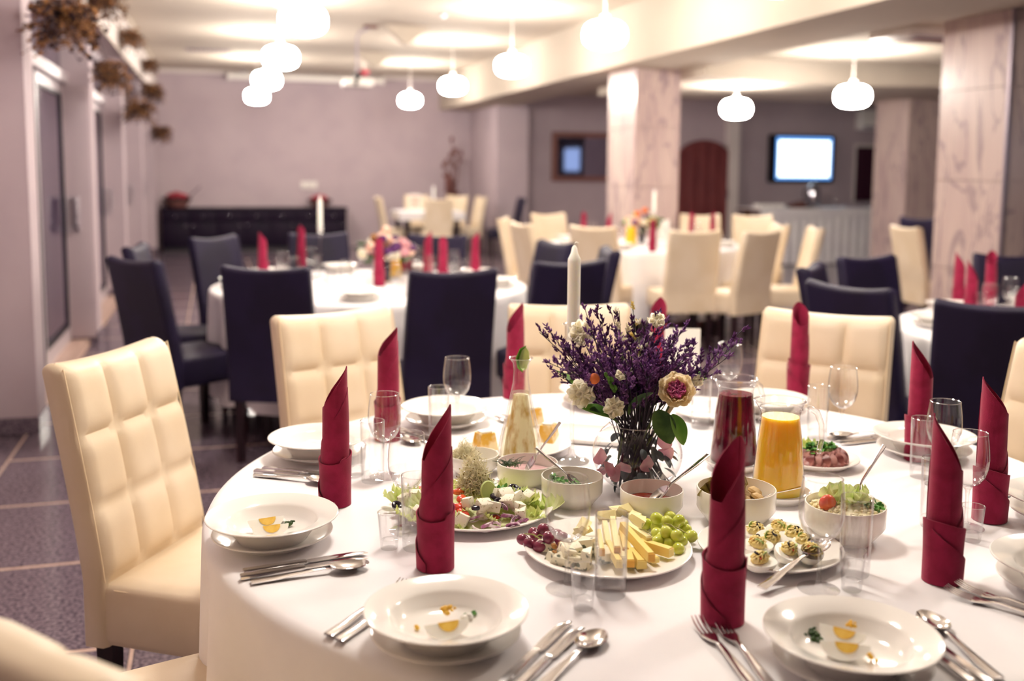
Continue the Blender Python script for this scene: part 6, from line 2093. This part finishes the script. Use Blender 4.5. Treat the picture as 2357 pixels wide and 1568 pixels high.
F = 1.045
dk = 'dark leather dining chair '
for (kind, tm_, d, lb) in [
    (DARK, (0.22, 4.86), (0.35, 0.94), dk + 'with its plain back turned, nearest the aisle at the dark-chaired table'),
    (DARK, (1.05, 4.54), (-0.10, 0.99), dk + 'with its plain back turned, behind the lone wine glass'),
    (DARK, (-0.40, 5.42), (0.8, 0.6), dk + 'at the aisle side, angled towards the dark-chaired table'),
    (DARK, (-0.46, 6.36), (0.95, -0.15), dk + 'at the aisle side behind another dark chair'),
    (DARK, (-0.02, 7.06), (0.72, -0.69), dk + 'facing the viewer beside the aisle'),
    (DARK, (0.70, 7.30), (0.12, -0.99), dk + 'behind the candle of the dark-chaired table'),
    (DARK, (1.50, 6.98), (-0.52, -0.85), dk + 'behind three napkins of the dark-chaired table'),
    (DARK, (2.12, 6.22), (-0.98, -0.2), dk + 'facing the dark-chaired table from beside the cream chairs'),
    (DARK, (1.74, 4.88), (-0.2, 0.98), dk + 'directly behind the tall candle flame tip'.replace('flame ', '')),
    (DARK, (2.25, 5.60), (-0.97, 0.22), dk + 'seen edge-on behind the tall candle'),
    (DARK, (2.70, 2.99), (0.62, 0.78), dk + 'with a broad plain back before the table by the marble pier'),
    (DARK, (2.52, 3.62), (0.93, 0.30), dk + 'with a low curved top rail behind the quilted cream chair'),
    (DARK, (2.85, 4.42), (0.72, -0.69), dk + 'seen edge-on beside the white plates near the marble pier'),
    (DARK, (3.47, 4.84), (0.2, -0.98), dk + 'behind the white plates near the marble pier'),
    (DARK, (4.40, 4.78), (-0.4, -0.92), dk + 'behind the napkins against the marble pier'),
    (DARK, (4.80, 15.85), (-1, 0.1), dk + 'at the far small table beside the cream chairs'),
]:
    chair(kind, tm_, d, lb)
ck = 'cream leather dining chair '
for (tm_, d, lb) in [
    ((2.99, 7.85), (0.75, 0.66), ck + 'with its back turned, left of the candle at the cream-chaired table'),
    ((3.60, 7.20), (0.12, 0.99), ck + 'with its broad back turned before the marble column'),
    ((4.10, 7.05), (-0.35, 0.93), ck + 'turned aside before the buffet skirt'),
    ((4.80, 7.95), (-0.95, 0.25), ck + 'seen edge-on beside the buffet skirt, nearer the turned chair'),
    ((4.82, 7.42), (-0.92, 0.35), ck + 'seen edge-on beside the buffet skirt, nearer the dark chairs'),
    ((3.38, 10.2), (0.3, -0.95), ck + 'facing the viewer under the wall mirror'),
    ((2.62, 9.25), (0.9, -0.42), ck + 'facing the cream-chaired table from the aisle between tables'),
    ((2.54, 8.40), (0.98, 0.1), ck + 'with its side to the dark chairs, left of the cream-chaired table'),
    ((4.95, 9.80), (-0.35, -0.93), ck + 'in front of the arched wooden door, nearer the column'),
    ((5.46, 9.60), (-0.3, -0.95), ck + 'in front of the arched wooden door, nearer the buffet'),
    ((5.72, 7.45), (0.93, -0.1), ck + 'half hidden behind the veined marble pier'),
]:
    chair(CREAM_B, tm_, d, lb)
_q = onz(2114, 500, 0.98)
chair(DARK, (_q.x, _q.y), (0.95, 0.3), dk + 'peeking over the cream chair half hidden behind the marble pier')
# far small table
ft = thing('far_table', 'small square table with dark legs at the far end of the hall', 'table', (3.30, 16.2, 0))
part(ft, 'tabletop', MB().rbox((0, 0, 0.73), (0.94, 0.94, 0.03), 0.005).mesh('tabletop', 'dark_wood'))
for sx in (-1, 1):
    for sy in (-1, 1):
        part(ft, 'leg', MB().lohi((-0.04, -0.04, 0), (0.04, 0.04, 0.715)).mesh('leg', 'dark_wood', False), (sx * 0.40, sy * 0.40, 0))


def overlay(u, v):
    x, y = (u - 0.5) * 1.25, (v - 0.5) * 1.25
    e = max(0.0, max(abs(x), abs(y)) - 0.475)
    s = 0.475 + 0.02
    X_ = max(-s, min(s, x))
    Y_ = max(-s, min(s, y))
    ex, ey = abs(x) - s, abs(y) - s
    z = 0.752 - max(0, ex) - max(0, ey)
    if ex > 0:
        X_ += math.copysign(0.02 + 0.05 * ex, x)
    if ey > 0:
        Y_ += math.copysign(0.02 + 0.05 * ey, y)
    return (X_, Y_, z)


single('tablecloth', MB().grid(overlay, 30, 30).mesh('tablecloth', 'cloth', solid=0.003), 'white square cloth with hanging corners on the far small table', 'tablecloth', (3.30, 16.2, 0))
for (tm_, d, lb) in [((2.50, 16.2), (1, 0), ck + 'at the left side of the far small table'), ((3.30, 15.25), (0, 1), ck + 'with its back turned at the far small table'), ((3.35, 17.35), (-0.1, -1), ck + 'behind the printed card on the far small table'),
                     ((4.05, 17.2), (-0.7, -0.7), ck + 'behind the far small table by the dried branches'), ((4.28, 16.45), (-1, -0.1), ck + 'at the right side of the far small table')]:
    chair(CREAM_B, tm_, d, lb)
t = thing('printed_card', 'red-printed card standing on the far small table', 'card', (3.12, 16.3, 0.755))
part(t, 'sheet', MB().lohi((-0.10, -0.004, 0), (0.10, 0.004, 0.26)).mesh('sheet', 'card', False))
part(t, 'print', MB().lohi((-0.085, -0.006, 0.03), (0.085, -0.004, 0.23)).mesh('print', 'card_pr', False))
part(t, 'foot', MB().lohi((-0.10, -0.03, 0), (0.10, 0.03, 0.006)).mesh('foot', 'card', False))
kit(CSK, 'candlestick', 'short glass candlestick on the far small table', 'candlestick', (3.42, 16.25, 0.755), 0, None, 0.6)
kit(CDK, 'candle', 'white candle on the far small table', 'candle', (3.42, 16.25, 0.755 + 0.176), 0, None, (1.3, 1.3, 1.0))
